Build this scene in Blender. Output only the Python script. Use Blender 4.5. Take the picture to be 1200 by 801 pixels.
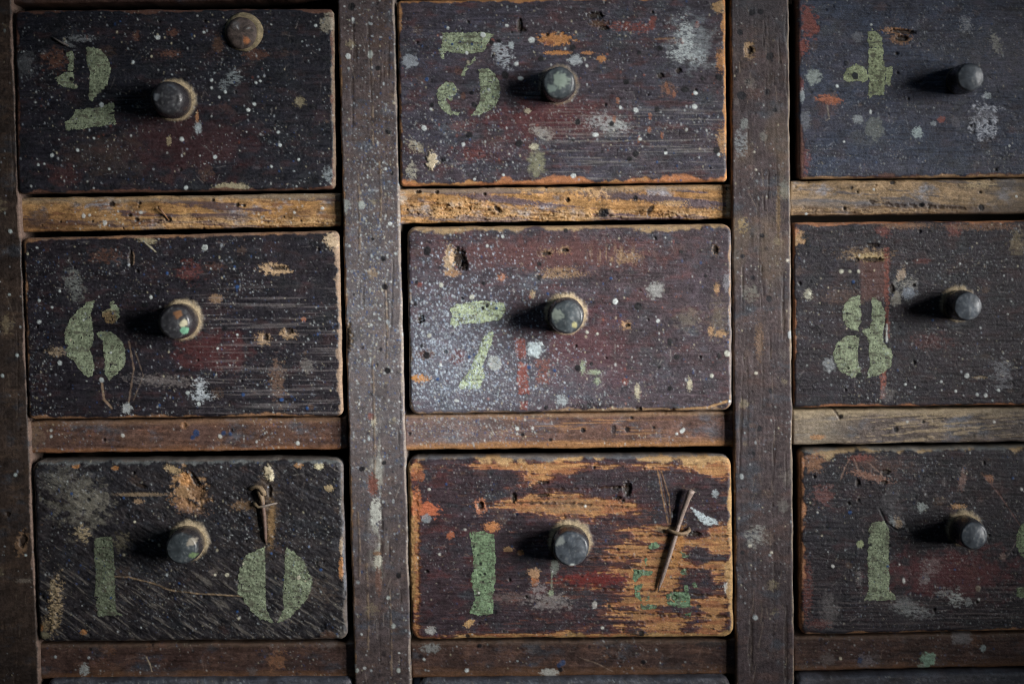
import bpy, math, random
import numpy as np
from mathutils import Matrix, Vector

# ------------------------------------------------------------------ scene, camera, light
for o in list(bpy.data.objects):
    bpy.data.objects.remove(o)
SC = bpy.context.scene
COL = SC.collection
PX = 0.0005                      # metres on the cabinet front per unit of the drawing grid
FOC = 2100.0                     # focal length in the same units
CX, CY = 600.0, 400.5
PITCH, ROLL = math.radians(3.5), math.radians(0.9)
DIST = FOC * PX
F = np.array([0, math.cos(PITCH), -math.sin(PITCH)])
U0 = np.array([0, math.sin(PITCH), math.cos(PITCH)])
X0 = np.array([1.0, 0, 0])
R_ = math.cos(ROLL) * X0 - math.sin(ROLL) * U0
U_ = math.sin(ROLL) * X0 + math.cos(ROLL) * U0
CAM = -DIST * F

cd = bpy.data.cameras.new('camera')
cam = bpy.data.objects.new('camera', cd)
COL.objects.link(cam)
cam.matrix_world = Matrix(((R_[0], U_[0], -F[0], CAM[0]), (R_[1], U_[1], -F[1], CAM[1]),
                           (R_[2], U_[2], -F[2], CAM[2]), (0, 0, 0, 1)))
cd.sensor_width = 36
cd.lens = FOC * 36 / 1200
cd.clip_start, cd.clip_end = 0.01, 50
cd.dof.use_dof = True
cd.dof.focus_distance = DIST
cd.dof.aperture_fstop = 2.2
SC.camera = cam

w = bpy.data.worlds.new('World')
SC.world = w
w.use_nodes = True
w.node_tree.nodes['Background'].inputs[0].default_value = (0.55, 0.72, 1.0, 1)
w.node_tree.nodes['Background'].inputs[1].default_value = 0.012


def spot(name, loc, target, energy, size_deg, radius, color, sx=1.0, sy=1.0):
    l = bpy.data.lights.new(name, 'SPOT')
    l.energy, l.color = energy, color
    l.spot_size, l.spot_blend = math.radians(size_deg), 1.0
    l.shadow_soft_size = radius
    o = bpy.data.objects.new(name, l)
    COL.objects.link(o)
    o.location = loc
    o.rotation_euler = (Vector(target) - Vector(loc)).to_track_quat('-Z', 'Y').to_euler()
    o.scale = (sx, sy, 1)
    return o


TGT = (-0.005, 0, 0.005)
WIN = Vector((1.64, -1.10, 0.17))
wdir = (Vector(TGT) - WIN).normalized()
wside = wdir.cross(Vector((0, 0, 1))).normalized()
wup = wside.cross(wdir)
for a in (-1, 0, 1):                                  # the panes of a side window, as nine small lamps
    for b in (-1, 0, 1):
        p = WIN + wside * (a * .30) + wup * (b * .28)
        spot('window_light', p, TGT, 98, 13.8, 0.19, (1.0, 0.975, 0.945), .55, 1)
spot('room_fill', (0.1, -0.62, 1.15), (0.0, 0, 0.0), 16, 26, 0.3, (0.58, 0.79, 1.0))  # soft cool fill added from above for the room's ambient light
SC.view_settings.view_transform = 'Standard'
SC.view_settings.look = 'None'
SC.view_settings.exposure = 0.0
SC.view_settings.gamma = 1.0
SC.render.engine = 'CYCLES'
SC.cycles.filter_width = 1.05
SC.cycles.use_denoising = True
SC.cycles.max_bounces = 4


# ------------------------------------------------------------------ numeric helpers
def world(px, py, y):
    """point of the plane at depth y that the grid position (px, py) stands for"""
    u = (np.asarray(px, float) - CX) / FOC
    v = (CY - np.asarray(py, float)) / FOC
    dx = F[0] + u * R_[0] + v * U_[0]
    dy = F[1] + u * R_[1] + v * U_[1]
    dz = F[2] + u * R_[2] + v * U_[2]
    t = (y - CAM[1]) / dy
    return CAM[0] + t * dx, CAM[2] + t * dz


_rng = np.random.RandomState(7)
PERM = _rng.permutation(4096)
ANG = _rng.rand(4096) * 2 * np.pi
GXT, GYT = np.cos(ANG), np.sin(ANG)


def perlin(x, y, seed=0):
    xi, yi = np.floor(x).astype(np.int64), np.floor(y).astype(np.int64)
    fx, fy = x - xi, y - yi
    ux, uy = fx * fx * fx * (fx * (fx * 6 - 15) + 10), fy * fy * fy * (fy * (fy * 6 - 15) + 10)

    def g(ix, iy, dx, dy):
        h = PERM[(PERM[(PERM[(ix + seed * 131) & 4095] + iy) & 4095] + seed * 17) & 4095]
        return GXT[h] * dx + GYT[h] * dy
    a = g(xi, yi, fx, fy)
    b = g(xi + 1, yi, fx - 1, fy)
    c = g(xi, yi + 1, fx, fy - 1)
    d = g(xi + 1, yi + 1, fx - 1, fy - 1)
    return ((a * (1 - ux) + b * ux) * (1 - uy) + (c * (1 - ux) + d * ux) * uy) * 1.5


def fbm(x, y, seed=0, octv=4, gain=0.5):
    s, a, t = 0, 1.0, 0
    for i in range(octv):
        s = s + a * perlin(x * 2 ** i + 17.3 * i, y * 2 ** i - 9.1 * i, seed + i * 7)
        t += a
        a *= gain
    return s / t * 1.3


def sm(a, b, x):
    t = np.clip((x - a) / (b - a + 1e-9), 0, 1)
    return t * t * (3 - 2 * t)


def sdf_poly(px, py, pts):
    """signed distance to a polygon, negative inside"""
    d = np.full(px.shape, 1e18)
    ins = np.zeros(px.shape, bool)
    n = len(pts)
    for i in range(n):
        ax, ay = pts[i]
        bx, by = pts[(i + 1) % n]
        ex, ey = bx - ax, by - ay
        wx, wy = px - ax, py - ay
        t = np.clip((wx * ex + wy * ey) / (ex * ex + ey * ey + 1e-12), 0, 1)
        d = np.minimum(d, (wx - ex * t) ** 2 + (wy - ey * t) ** 2)
        c = ((ay <= py) & (by > py)) | ((by <= py) & (ay > py))
        with np.errstate(divide='ignore', invalid='ignore'):
            xc = ax + (py - ay) / (by - ay + (1e-12 if by == ay else 0)) * ex
        ins ^= c & (px < xc)
    d = np.sqrt(d)
    return np.where(ins, -d, d)


# colours (linear albedo)
W = (.54, .58, .575); C = (.50, .46, .33); GR = (.20, .215, .225); LG = (.36, .41, .43)
BK = (.006, .006, .008); O = (.42, .195, .070); T = (.42, .255, .125); RD = (.185, .054, .040)
RU = (.105, .048, .032); BR = (.095, .05, .03); OL = (.34, .29, .18); BL = (.02, .06, .17)
GN = (.245, .36, .175); MA = (.085, .022, .020); PU = (.085, .06, .07); DST = (.44, .35, .22)


class Surf:
    """a sheet of points with albedo, height (grid units) and gloss that marks are laid on"""

    def __init__(s, X, Y, seed):
        s.X, s.Y, s.seed = X, Y, seed
        s.col = np.zeros(X.shape + (3,))
        s.h = np.zeros(X.shape)
        s.rough = np.full(X.shape, .55)
        s.t = np.full(X.shape, 99.0)

    def win(s, cx, cy, r):
        H, Wd = s.X.shape
        m = r + 7
        yc = s.Y[:, Wd // 2]
        i0, i1 = np.searchsorted(yc, cy - m), np.searchsorted(yc, cy + m)
        if i1 <= i0:
            return None
        xr = s.X[min((i0 + i1) // 2, H - 1)]
        j0, j1 = np.searchsorted(xr, cx - m), np.searchsorted(xr, cx + m)
        if j1 <= j0:
            return None
        return slice(i0, i1), slice(j0, j1)

    def put(s, w_, a, col, dh=0, rough=None):
        c = np.asarray(col)
        s.col[w_] = s.col[w_] * (1 - a[..., None]) + c * a[..., None]
        if dh:
            s.h[w_] += dh * a
        if rough is not None:
            s.rough[w_] = s.rough[w_] * (1 - a) + rough * a

    def blob(s, cx, cy, rx, ry, col, op=.9, ang=0, amp=.45, soft=.12, dh=0, grain=0, fr=None, rough=None):
        w_ = s.win(cx, cy, max(rx, ry) * 1.5)
        if w_ is None:
            return
        x, y = s.X[w_] - cx, s.Y[w_] - cy
        a = math.radians(ang)
        p, q = x * math.cos(a) + y * math.sin(a), -x * math.sin(a) + y * math.cos(a)
        sd = int(cx * 3 + cy * 7) % 997
        k = fr or 1.3 / max(2.0, min(rx, ry))
        d = np.sqrt((p / rx) ** 2 + (q / ry) ** 2) + 1.7 * amp * fbm(s.X[w_] * k, s.Y[w_] * k * 1.4, sd, 5, .68)
        al = sm(1 + soft, 1 - soft, d) * op
        if grain:
            al = al * sm(-.15, .2, fbm(s.X[w_] * .16, s.Y[w_] * .42, sd + 3, 3, .7) + (1 - grain) * .5)
        v = 1 + .25 * fbm(s.X[w_] * .25, s.Y[w_] * .4, sd + 9, 3)
        s.put(w_, al, np.asarray(col) * v[..., None], dh, rough)

    def dot(s, cx, cy, r, col, op=.95, dh=.25, sq=1.0, rough=None):
        w_ = s.win(cx, cy, r)
        if w_ is None:
            return
        x, y = s.X[w_] - cx, (s.Y[w_] - cy) * sq
        th = np.arctan2(y, x)
        ph = cx * 1.7 + cy * .9
        rr = r * (1 + .07 * np.sin(2 * th + ph) + .05 * np.sin(5 * th + 2 * ph))
        a = np.clip((rr - np.hypot(x, y)) / 1.0 + .5, 0, 1) * op
        s.put(w_, a, col, dh, rough)

    def poly(s, pts, col, op=.95, amp=1.5, soft=.7, dh=.3, fr=.2, grain=0, rough=None):
        xs, ys = [p[0] for p in pts], [p[1] for p in pts]
        cx, cy = (min(xs) + max(xs)) / 2, (min(ys) + max(ys)) / 2
        w_ = s.win(cx, cy, max(max(xs) - cx, max(ys) - cy) + 4)
        if w_ is None:
            return
        x, y = s.X[w_], s.Y[w_]
        sd = int(cx + cy * 3) % 991
        d = sdf_poly(x, y, pts) + amp * fbm(x * fr, y * fr, sd, 4, .6)
        a = sm(soft, -soft, d) * op
        if grain:
            a = a * sm(-.25, .1, fbm(x * .2, y * .35, sd + 5, 3, .7) + (1 - grain) * .4)
        v = 1 + .25 * fbm(x * .3, y * .35, sd + 9, 3)
        s.put(w_, a, np.asarray(col) * v[..., None], dh, rough)

    def line(s, pts, wd, col, op=.9, dh=0, amp=.8, soft=.6):
        for (ax, ay), (bx, by) in zip(pts[:-1], pts[1:]):
            cx, cy = (ax + bx) / 2, (ay + by) / 2
            w_ = s.win(cx, cy, max(abs(ax - bx), abs(ay - by)) / 2 + wd)
            if w_ is None:
                continue
            x, y = s.X[w_], s.Y[w_]
            ex, ey = bx - ax, by - ay
            t = np.clip(((x - ax) * ex + (y - ay) * ey) / (ex * ex + ey * ey), 0, 1)
            d = np.hypot(x - ax - ex * t, y - ay - ey * t) + amp * fbm(x * .15, y * .15, int(ax) % 99, 3)
            s.put(w_, sm(wd / 2 + soft, wd / 2 - soft, d) * op, col, dh)

    def spray(s, n, box, rmin, rmax, cols, seed, op=.9, center=None, rad=None, dh=.1):
        rs = np.random.RandomState(seed)
        x0, y0, x1, y1 = box
        if center is None:
            QX, QY = x0 + rs.rand(n * 3) * (x1 - x0), y0 + rs.rand(n * 3) * (y1 - y0)
            keep = rs.rand(n * 3) < np.clip(.28 + 1.1 * fbm(QX * .013, QY * .017, seed % 89, 3), .03, 1)
            QX, QY = QX[keep][:n], QY[keep][:n]
        else:
            QX, QY = center[0] + rs.randn(n) * rad[0], center[1] + rs.randn(n) * rad[1]
        for i in range(len(QX)):
            px, py = QX[i], QY[i]
            r = rmin + (rmax - rmin) * rs.rand() ** 3
            c = cols[rs.randint(len(cols))]
            o_ = op * (.45 + .55 * rs.rand())
            if x0 <= px <= x1 and y0 <= py <= y1:
                s.dot(px, py, r, c, o_, dh, .7 + .9 * rs.rand() ** 2)

    def hole(s, cx, cy, rx, ry, dep=3, ang=0, rim=None):
        if rim is not None:
            s.blob(cx - rx * .3, cy + ry * .3, rx * 1.7, ry * 1.7, rim, .9, ang, .6)
        s.blob(cx, cy, rx, ry, (.022, .014, .010), .95, ang, .35, .2, -dep)

    def sample(s, x, y):
        """height at arbitrary positions (bilinear on the sheet)"""
        H, Wd = s.X.shape
        j = np.interp(x, s.X[H // 2], np.arange(Wd))
        i = np.interp(y, s.Y[:, Wd // 2], np.arange(H))
        # refine once for the skew of the sheet
        for _ in range(2):
            i0, j0 = np.clip(i.astype(int), 0, H - 1), np.clip(j.astype(int), 0, Wd - 1)
            dxp = s.X[0, 1] - s.X[0, 0]
            j = np.clip(j + (x - (s.X[i0, j0] + (j - j0) * dxp)) / dxp, 0, Wd - 1.001)
            dyp = s.Y[1, 0] - s.Y[0, 0]
            i = np.clip(i + (y - (s.Y[i0, j0] + (i - i0) * dyp)) / dyp, 0, H - 1.001)
        i0, j0 = i.astype(int), j.astype(int)
        fi, fj = i - i0, j - j0
        h = s.h
        return (h[i0, j0] * (1 - fi) * (1 - fj) + h[i0 + 1, j0] * fi * (1 - fj) +
                h[i0, j0 + 1] * (1 - fi) * fj + h[i0 + 1, j0 + 1] * fi * fj)


# ------------------------------------------------------------------ materials
def aged_material(name, bump=.25, fine=900.0, spec=.35, metal=0.0, var=.35):
    m = bpy.data.materials.new(name)
    m.use_nodes = True
    nt = m.node_tree
    nd, lk = nt.nodes, nt.links
    b = nd['Principled BSDF']
    at = nd.new('ShaderNodeAttribute'); at.attribute_name = 'albedo'
    ag = nd.new('ShaderNodeAttribute'); ag.attribute_name = 'gloss'
    tc = nd.new('ShaderNodeTexCoord')
    mp = nd.new('ShaderNodeMapping'); mp.inputs['Scale'].default_value = (1, 1, 1.9)
    lk.new(tc.outputs['Object'], mp.inputs[0])
    n1 = nd.new('ShaderNodeTexNoise'); n1.inputs['Scale'].default_value = fine
    n1.inputs['Detail'].default_value = 4; n1.inputs['Roughness'].default_value = .65
    n2 = nd.new('ShaderNodeTexNoise'); n2.inputs['Scale'].default_value = fine * .22
    n2.inputs['Detail'].default_value = 5; n2.inputs['Roughness'].default_value = .7
    lk.new(mp.outputs[0], n1.inputs[0]); lk.new(mp.outputs[0], n2.inputs[0])
    ad = nd.new('ShaderNodeMath'); ad.operation = 'ADD'
    lk.new(n1.outputs[0], ad.inputs[0]); lk.new(n2.outputs[0], ad.inputs[1])
    mr = nd.new('ShaderNodeMapRange')
    mr.inputs[1].default_value, mr.inputs[2].default_value = .6, 1.4
    mr.inputs[3].default_value, mr.inputs[4].default_value = 1 - var * 1.3, 1 + var * 1.3
    lk.new(ad.outputs[0], mr.inputs[0])
    mx = nd.new('ShaderNodeMix'); mx.data_type = 'RGBA'; mx.blend_type = 'MULTIPLY'
    mx.inputs[0].default_value = 1
    lk.new(at.outputs['Color'], mx.inputs[6]); lk.new(mr.outputs[0], mx.inputs[7])
    lk.new(mx.outputs[2], b.inputs['Base Color'])
    rr = nd.new('ShaderNodeMath'); rr.operation = 'MULTIPLY_ADD'
    lk.new(n2.outputs[0], rr.inputs[0]); rr.inputs[1].default_value = .3
    sb = nd.new('ShaderNodeMath'); sb.operation = 'SUBTRACT'; sb.inputs[1].default_value = .15
    lk.new(ag.outputs['Fac'], sb.inputs[0]); lk.new(sb.outputs[0], rr.inputs[2])
    lk.new(rr.outputs[0], b.inputs['Roughness'])
    b.inputs['Specular IOR Level'].default_value = spec
    b.inputs['Metallic'].default_value = metal
    bp = nd.new('ShaderNodeBump'); bp.inputs['Strength'].default_value = bump
    bp.inputs['Distance'].default_value = .0004
    lk.new(ad.outputs[0], bp.inputs['Height']); lk.new(bp.outputs[0], b.inputs['Normal'])
    return m


M_WOOD = aged_material('worn_painted_wood', .55, 1250, .38, 0, .5)
M_FRAME = aged_material('worn_frame_wood', .5, 1150, .3, 0, .45)
M_DIGIT = aged_material('green_stencil_paint', .4, 1300, .25, 0, .3)
M_KNOB = aged_material('polished_dark_knob', .08, 400, .5, 0, .15)
M_IRON = aged_material('rusty_iron', .5, 1200, .5, .08, .45)


def plain_material(name, c1, c2, rough, scale):
    m = bpy.data.materials.new(name)
    m.use_nodes = True
    nd, lk = m.node_tree.nodes, m.node_tree.links
    b = nd['Principled BSDF']
    n = nd.new('ShaderNodeTexNoise'); n.inputs['Scale'].default_value = scale
    n.inputs['Detail'].default_value = 6
    r = nd.new('ShaderNodeValToRGB')
    r.color_ramp.elements[0].color, r.color_ramp.elements[1].color = (*c1, 1), (*c2, 1)
    lk.new(n.outputs[0], r.inputs[0]); lk.new(r.outputs[0], b.inputs['Base Color'])
    b.inputs['Roughness'].default_value = rough
    return m


M_INNER = plain_material('raw_inner_wood', (.03, .02, .014), (.055, .038, .025), .8, 60)


# ------------------------------------------------------------------ mesh builders
def mesh_from(name, verts, faces4, col, rough, mat, parent=None, extra=None):
    """verts (n,3); faces4 (m,4) int; extra: list of polygons"""
    me = bpy.data.meshes.new(name)
    n, m = len(verts), len(faces4)
    ex = extra or []
    me.vertices.add(n)
    me.vertices.foreach_set('co', np.asarray(verts, np.float32).ravel())
    le = sum(len(e) for e in ex)
    me.loops.add(m * 4 + le)
    li = np.concatenate([np.asarray(faces4, np.int32).ravel()] + [np.asarray(e, np.int32) for e in ex])
    me.loops.foreach_set('vertex_index', li)
    me.polygons.add(m + len(ex))
    st = list(range(0, m * 4, 4))
    tot = m * 4
    for e in ex:
        st.append(tot); tot += len(e)
    me.polygons.foreach_set('loop_start', np.asarray(st, np.int32))
    me.update(calc_edges=True)
    me.validate()
    me.polygons.foreach_set('use_smooth', np.ones(m + len(ex), bool))
    if col is not None:
        a = me.color_attributes.new('albedo', 'FLOAT_COLOR', 'POINT')
        rgba = np.ones((n, 4), np.float32)
        rgba[:, :3] = np.clip(col, .002, .95)
        a.data.foreach_set('color', rgba.ravel())
        g = me.attributes.new('gloss', 'FLOAT', 'POINT')
        g.data.foreach_set('value', np.clip(rough, .12, 1).astype(np.float32).ravel())
    me.materials.append(mat)
    o = bpy.data.objects.new(name, me)
    COL.objects.link(o)
    if parent is not None:
        o.parent = parent
        o.matrix_parent_inverse = Matrix.Translation(-Vector(parent.location))
    return o


def grid_faces(H, Wd):
    i = np.arange(H * Wd).reshape(H, Wd)
    return np.stack([i[:-1, :-1], i[1:, :-1], i[1:, 1:], i[:-1, 1:]], -1).reshape(-1, 4)


def samples(a, b, pitch, lim=None):
    """parameters 0..1 along a..b at the given pitch, coarse beyond lim"""
    L = b - a
    if lim is None or lim >= b or lim <= a:
        return np.linspace(0, 1, max(2, int(round(L / pitch)) + 1))
    n1 = int((lim - a) / pitch)
    u1 = np.arange(n1) * pitch / L
    n2 = max(2, int((b - lim) / 4))
    return np.concatenate([u1, np.linspace(n1 * pitch / L, 1, n2 + 1)])


def make_sheet(quad, seed, pitch=.95, corner=6, edge=4, edge_top=None, wob=.8, bend=None):
    """Surf of a board front: rounded corners and arrises; quad = TL TR BR BL"""
    (ax, ay), (bx, by), (cx, cy), (dx, dy) = quad
    wd, ht = ((bx - ax) + (cx - dx)) / 2, ((dy - ay) + (cy - by)) / 2
    us = samples(ax, ax + wd, pitch, 1225)
    vs = samples(ay, ay + ht, pitch, 830)
    u, v = np.meshgrid(us, vs)
    a, b = u * wd, v * ht
    R = corner
    qx = np.where(a < R, (a - R) / R, np.where(a > wd - R, (a - wd + R) / R, 0))
    qy = np.where(b < R, (b - R) / R, np.where(b > ht - R, (b - ht + R) / R, 0))
    inc = (qx != 0) & (qy != 0)
    mxq = qx * np.sqrt(1 - qy * qy / 2)
    myq = qy * np.sqrt(1 - qx * qx / 2)
    a = np.where(inc, a + (mxq - qx) * R, a)
    b = np.where(inc, b + (myq - qy) * R, b)
    px_, py_ = np.abs(a - wd / 2) - (wd / 2 - R), np.abs(b - ht / 2) - (ht / 2 - R)
    t = R - (np.hypot(np.maximum(px_, 0), np.maximum(py_, 0)) + np.minimum(np.maximum(px_, py_), 0))
    t = np.maximum(t, 0)
    u, v = a / wd, b / ht
    X = (ax * (1 - u) + bx * u) * (1 - v) + (dx * (1 - u) + cx * u) * v
    Y = (ay * (1 - u) + by * u) * (1 - v) + (dy * (1 - u) + cy * u) * v
    if bend is not None:
        X = X + bend(Y)
    wg = np.exp(-t / 5.0) * wob
    X = X + wg * fbm(X * .03, Y * .03, seed + 1, 4)
    Y = Y + wg * fbm(X * .03, Y * .03, seed + 2, 4)
    s = Surf(X, Y, seed)
    s.t, s.u, s.v, s.wd, s.ht = t, u, v, wd, ht
    r = np.full(X.shape, float(edge)) * (1 + .35 * fbm(X * .04, Y * .04, seed + 5, 3))
    if edge_top:
        r = r + (edge_top - edge) * sm(edge_top * 1.6, 0, v * ht)
    r = np.maximum(r, 1.2)
    k = np.clip(r - t, 0, None)
    s.h = -(r - np.sqrt(np.maximum(r * r - k * k, 0)))
    return s


def build_board(s, name, mat, parent, front, depth):
    """front: how far (grid units) the face stands in front of the stiles"""
    H, Wd = s.X.shape
    y0 = -front * PX
    wx, wz = world(s.X, s.Y, y0)
    V = np.stack([wx, y0 - s.h * PX, wz], -1).reshape(-1, 3)
    idx = np.arange(H * Wd).reshape(H, Wd)
    loop = np.concatenate([idx[0, :], idx[1:, -1], idx[-1, -2::-1], idx[-2:0:-1, 0]])
    nb = len(loop)
    B = V[loop].copy()
    B[:, 1] = y0 + depth * PX
    f = grid_faces(H, Wd)
    k = np.arange(nb)
    k2 = (k + 1) % nb
    n0 = H * Wd
    sk = np.stack([loop[k], loop[k2], n0 + k2, n0 + k], -1)
    col = s.col.reshape(-1, 3)
    bc = col[loop] * 0 + np.asarray((.035, .026, .022))
    V = np.concatenate([V]); 
    return mesh_from(name, np.concatenate([V, B]), np.concatenate([f, sk]),
                     np.concatenate([col, bc]), np.concatenate([s.rough.ravel(), np.full(nb, .7)]),
                     mat, parent, [[n0, n0 + nb - (H - 1), n0 + Wd + H - 2, n0 + Wd - 1]])


def tube(name, pts, rads, mat, parent, colf, n=10, rough=.5, noise=.08, seed=0):
    P = np.array(pts, float)
    V, cs = [], []
    rs = np.random.RandomState(seed)
    m = len(P)
    for i in range(m):
        d = P[min(i + 1, m - 1)] - P[max(i - 1, 0)]
        d /= np.linalg.norm(d)
        a = np.cross(d, [0, 1, 0] if abs(d[1]) < .9 else [1, 0, 0]); a /= np.linalg.norm(a)
        b = np.cross(d, a)
        for k in range(n):
            th = 2 * math.pi * k / n
            r = rads[i] * (1 + noise * rs.randn())
            V.append(P[i] + r * (math.cos(th) * a + math.sin(th) * b))
            cs.append(np.array(colf(i / (m - 1))) * (1 + .3 * rs.randn() * .6))
    f = [(i * n + k, i * n + (k + 1) % n, (i + 1) * n + (k + 1) % n, (i + 1) * n + k)
         for i in range(m - 1) for k in range(n)]
    return mesh_from(name, np.array(V), np.array(f), np.array(cs), np.full(len(V), rough), mat, parent,
                     [list(range(n))[::-1], list(range((m - 1) * n, m * n))])


def pt(px, py, lift):
    """3-D point that stands lift grid units in front of the stile plane"""
    x, z = world(px, py, -lift * PX)
    return np.array([float(x), -lift * PX, float(z)])


def lathe(name, base, length, R, prof, paint, mat, parent, seed, n=72, rough=.4):
    """base: 3-D point; profile (radius fraction, depth fraction); axis towards -Y"""
    m = len(prof)
    th = np.linspace(0, 2 * np.pi, n, endpoint=False)
    rr = np.array([p[0] for p in prof])[:, None] * R
    dd = np.array([p[1] for p in prof])[:, None] * length
    TH = np.broadcast_to(th, (m, n))
    wob = 1 + .035 * fbm(np.cos(TH) * 1.3 + 5, np.sin(TH) * 1.3 + dd / R * .6, seed, 3)
    x = rr * np.cos(TH) * wob
    z = rr * np.sin(TH) * wob
    d = dd + 0 * TH + .02 * R * fbm(x / R * 2, z / R * 2, seed + 4, 3)
    V = np.stack([base[0] + x * PX, base[1] - d * PX, base[2] + z * PX], -1).reshape(-1, 3)
    col, ro = paint(x, z, d, TH)
    i = np.arange(m * n).reshape(m, n)
    j = np.roll(i, -1, 1)
    f = np.stack([i[:-1], j[:-1], j[1:], i[1:]], -1).reshape(-1, 4)
    return mesh_from(name, V, f, col.reshape(-1, 3), ro.ravel(), mat, parent, [list(i[-1]), list(i[0][::-1])])


def tag(o, label=None, cat=None, group=None, kind=None):
    if label: o['label'] = label
    if cat: o['category'] = cat
    if group: o['group'] = group
    if kind: o['kind'] = kind
    return o


def box(name, x0, x1, y0, y1, z0, z1, parent, mat):
    v = [(x, y, z) for x in (x0, x1) for y in (y0, y1) for z in (z0, z1)]
    f = [(0, 1, 3, 2), (4, 6, 7, 5), (0, 4, 5, 1), (2, 3, 7, 6), (0, 2, 6, 4), (1, 5, 7, 3)]
    o = mesh_from(name, np.array(v), np.array(f), None, None, mat, parent)
    o.data.polygons.foreach_set('use_smooth', np.zeros(6, bool))
    return o


def empty(name, loc):
    o = bpy.data.objects.new(name, None)
    o.empty_display_size = .02
    COL.objects.link(o)
    o.location = loc
    return o


# ------------------------------------------------------------------ paint layers shared by the boards
def paint_wood(s, A, B, Cc, seed, gx=.012, gy=.33, rot=0, ga=.35, hg=.3, fine=.34, hf=.18, cut=(.05, .5), grime=.8, dark=1):
    a = math.radians(rot)
    x = s.X * math.cos(a) + s.Y * math.sin(a)
    y = -s.X * math.sin(a) + s.Y * math.cos(a)
    y = y + 3.0 * fbm(x * .01, y * .01, seed + 21, 2)
    n1 = fbm(s.X * .011, s.Y * .02, seed)
    n2 = fbm(s.X * .03, s.Y * .07, seed + 3, 5, .6)
    g = fbm(x * gx, y * gy, seed + 11, 4, .65)
    g2 = fbm(x * gx * 3, y * gy * 2.3, seed + 13, 3, .65)
    f = fbm(s.X * .28, s.Y * .36, seed + 15, 3, .6)
    m1, m2 = sm(-.3, .4, n1)[..., None], sm(cut[0], cut[1], n2)[..., None] * .85
    c = np.asarray(A) * (1 - m1) + np.asarray(B) * m1
    c = c * (1 - m2) + np.asarray(Cc) * m2
    s.col = c * np.clip(1 + ga * (g + .6 * g2) + fine * f, .25, 2.2)[..., None]
    # grime: blotches of soot and of cool, chalky bloom
    if not np.isscalar(dark):
        s.col = s.col * np.asarray(dark)
        ck = fbm(x * .007, y * .20, seed + 71, 4, .62)
        ckm = sm(.10, .0, np.abs(ck)) * sm(-.1, .35, fbm(s.X * .013, s.Y * .02, seed + 73, 3))
        s.col = s.col * (1 - .38 * ckm[..., None])
        s.h = s.h - .28 * ckm
    n3 = fbm(s.X * .045 + .02 * s.Y, s.Y * .06, seed + 51, 6, .7)
    n4 = fbm(s.X * .02, s.Y * .035, seed + 57, 6, .68)
    s.col = s.col * np.clip(1 + .75 * n3, .3, 1.9)[..., None]
    bl = (sm(.08, .55, n4) * grime)[..., None]
    s.col = s.col * (1 - bl) + np.asarray((.9, 1.0, 1.22)) * s.col.mean(2, keepdims=True) * 1.25 * bl
    pit = sm(.42, .6, fbm(s.X * .11, s.Y * .16, seed + 61, 4, .65)) * grime
    s.col = s.col * (1 - .55 * pit[..., None])
    s.h = s.h + hg * g + hg * .5 * g2 + hf * f + .22 * n3 - .5 * pit
    s.rough = .46 + .12 * n2 + .14 * f + .1 * g


def wear_or_highlight(s, width, col, amt=1.0, fr=.055, side=None, seed=0, dh=-.35):
    """paint rubbed off along the arrises, or a highlight painted there"""
    t = s.t
    if side == 'right': t = np.where(s.u > .5, (1 - s.u) * s.wd, 99)
    if side == 'left': t = np.where(s.u < .5, s.u * s.wd, 99)
    if side == 'top': t = np.where(s.v < .5, s.v * s.ht, 99)
    if side == 'bottom': t = np.where(s.v > .5, (1 - s.v) * s.ht, 99)
    n = fbm(s.X * fr, s.Y * fr, s.seed + 31 + seed, 5, .6)
    n = n + .8 * fbm(s.X * .014, s.Y * .014, s.seed + 37 + seed, 2)
    m = sm(.95, .45, t / width - 1.25 * n) * amt
    v = 1 + .35 * fbm(s.X * .09, s.Y * .3, s.seed + 33, 4, .6)
    s.put((slice(None), slice(None)), m, np.asarray(col) * v[..., None], dh, .7)


def scuffs(s, n, box, col, seed, lmax=14, op=.4, ang=None):
    rs = np.random.RandomState(seed)
    for _ in range(n):
        x, y = box[0] + rs.rand() * (box[2] - box[0]), box[1] + rs.rand() * (box[3] - box[1])
        a = (rs.rand() - .5) * 2 * math.pi if ang is None else math.radians(ang + rs.randn() * 12)
        L = 3 + rs.rand() ** 2 * lmax
        p = [(x, y), (x + L * .5 * math.cos(a), y + L * .5 * math.sin(a) + rs.randn() * .6),
             (x + L * math.cos(a), y + L * math.sin(a))]
        s.line(p, .5 + rs.rand() * .7, np.array(col) * (.5 + .8 * rs.rand()), op * (.4 + .6 * rs.rand()), -.15, .5, .5)


def patches(s, n, box, cols, seed, rmax=9, op=.5, flat=.55):
    """small irregular flakes and smears"""
    rs = np.random.RandomState(seed)
    for _ in range(n):
        x, y = box[0] + rs.rand() * (box[2] - box[0]), box[1] + rs.rand() * (box[3] - box[1])
        r = 1.5 + rs.rand() ** 2.2 * rmax
        s.blob(x, y, r, r * (flat + .4 * rs.rand()), cols[rs.randint(len(cols))], op * (.35 + .65 * rs.rand()),
               rs.randn() * 20, .75, .25, -.12, .5 if rs.rand() < .5 else 0)


def worm(s, n, box, seed):
    rs = np.random.RandomState(seed)
    for _ in range(n):
        s.dot(box[0] + rs.rand() * (box[2] - box[0]), box[1] + rs.rand() * (box[3] - box[1]),
              .8 + rs.rand() * 1.2, (.012, .008, .006), .95, -1.5)


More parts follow.
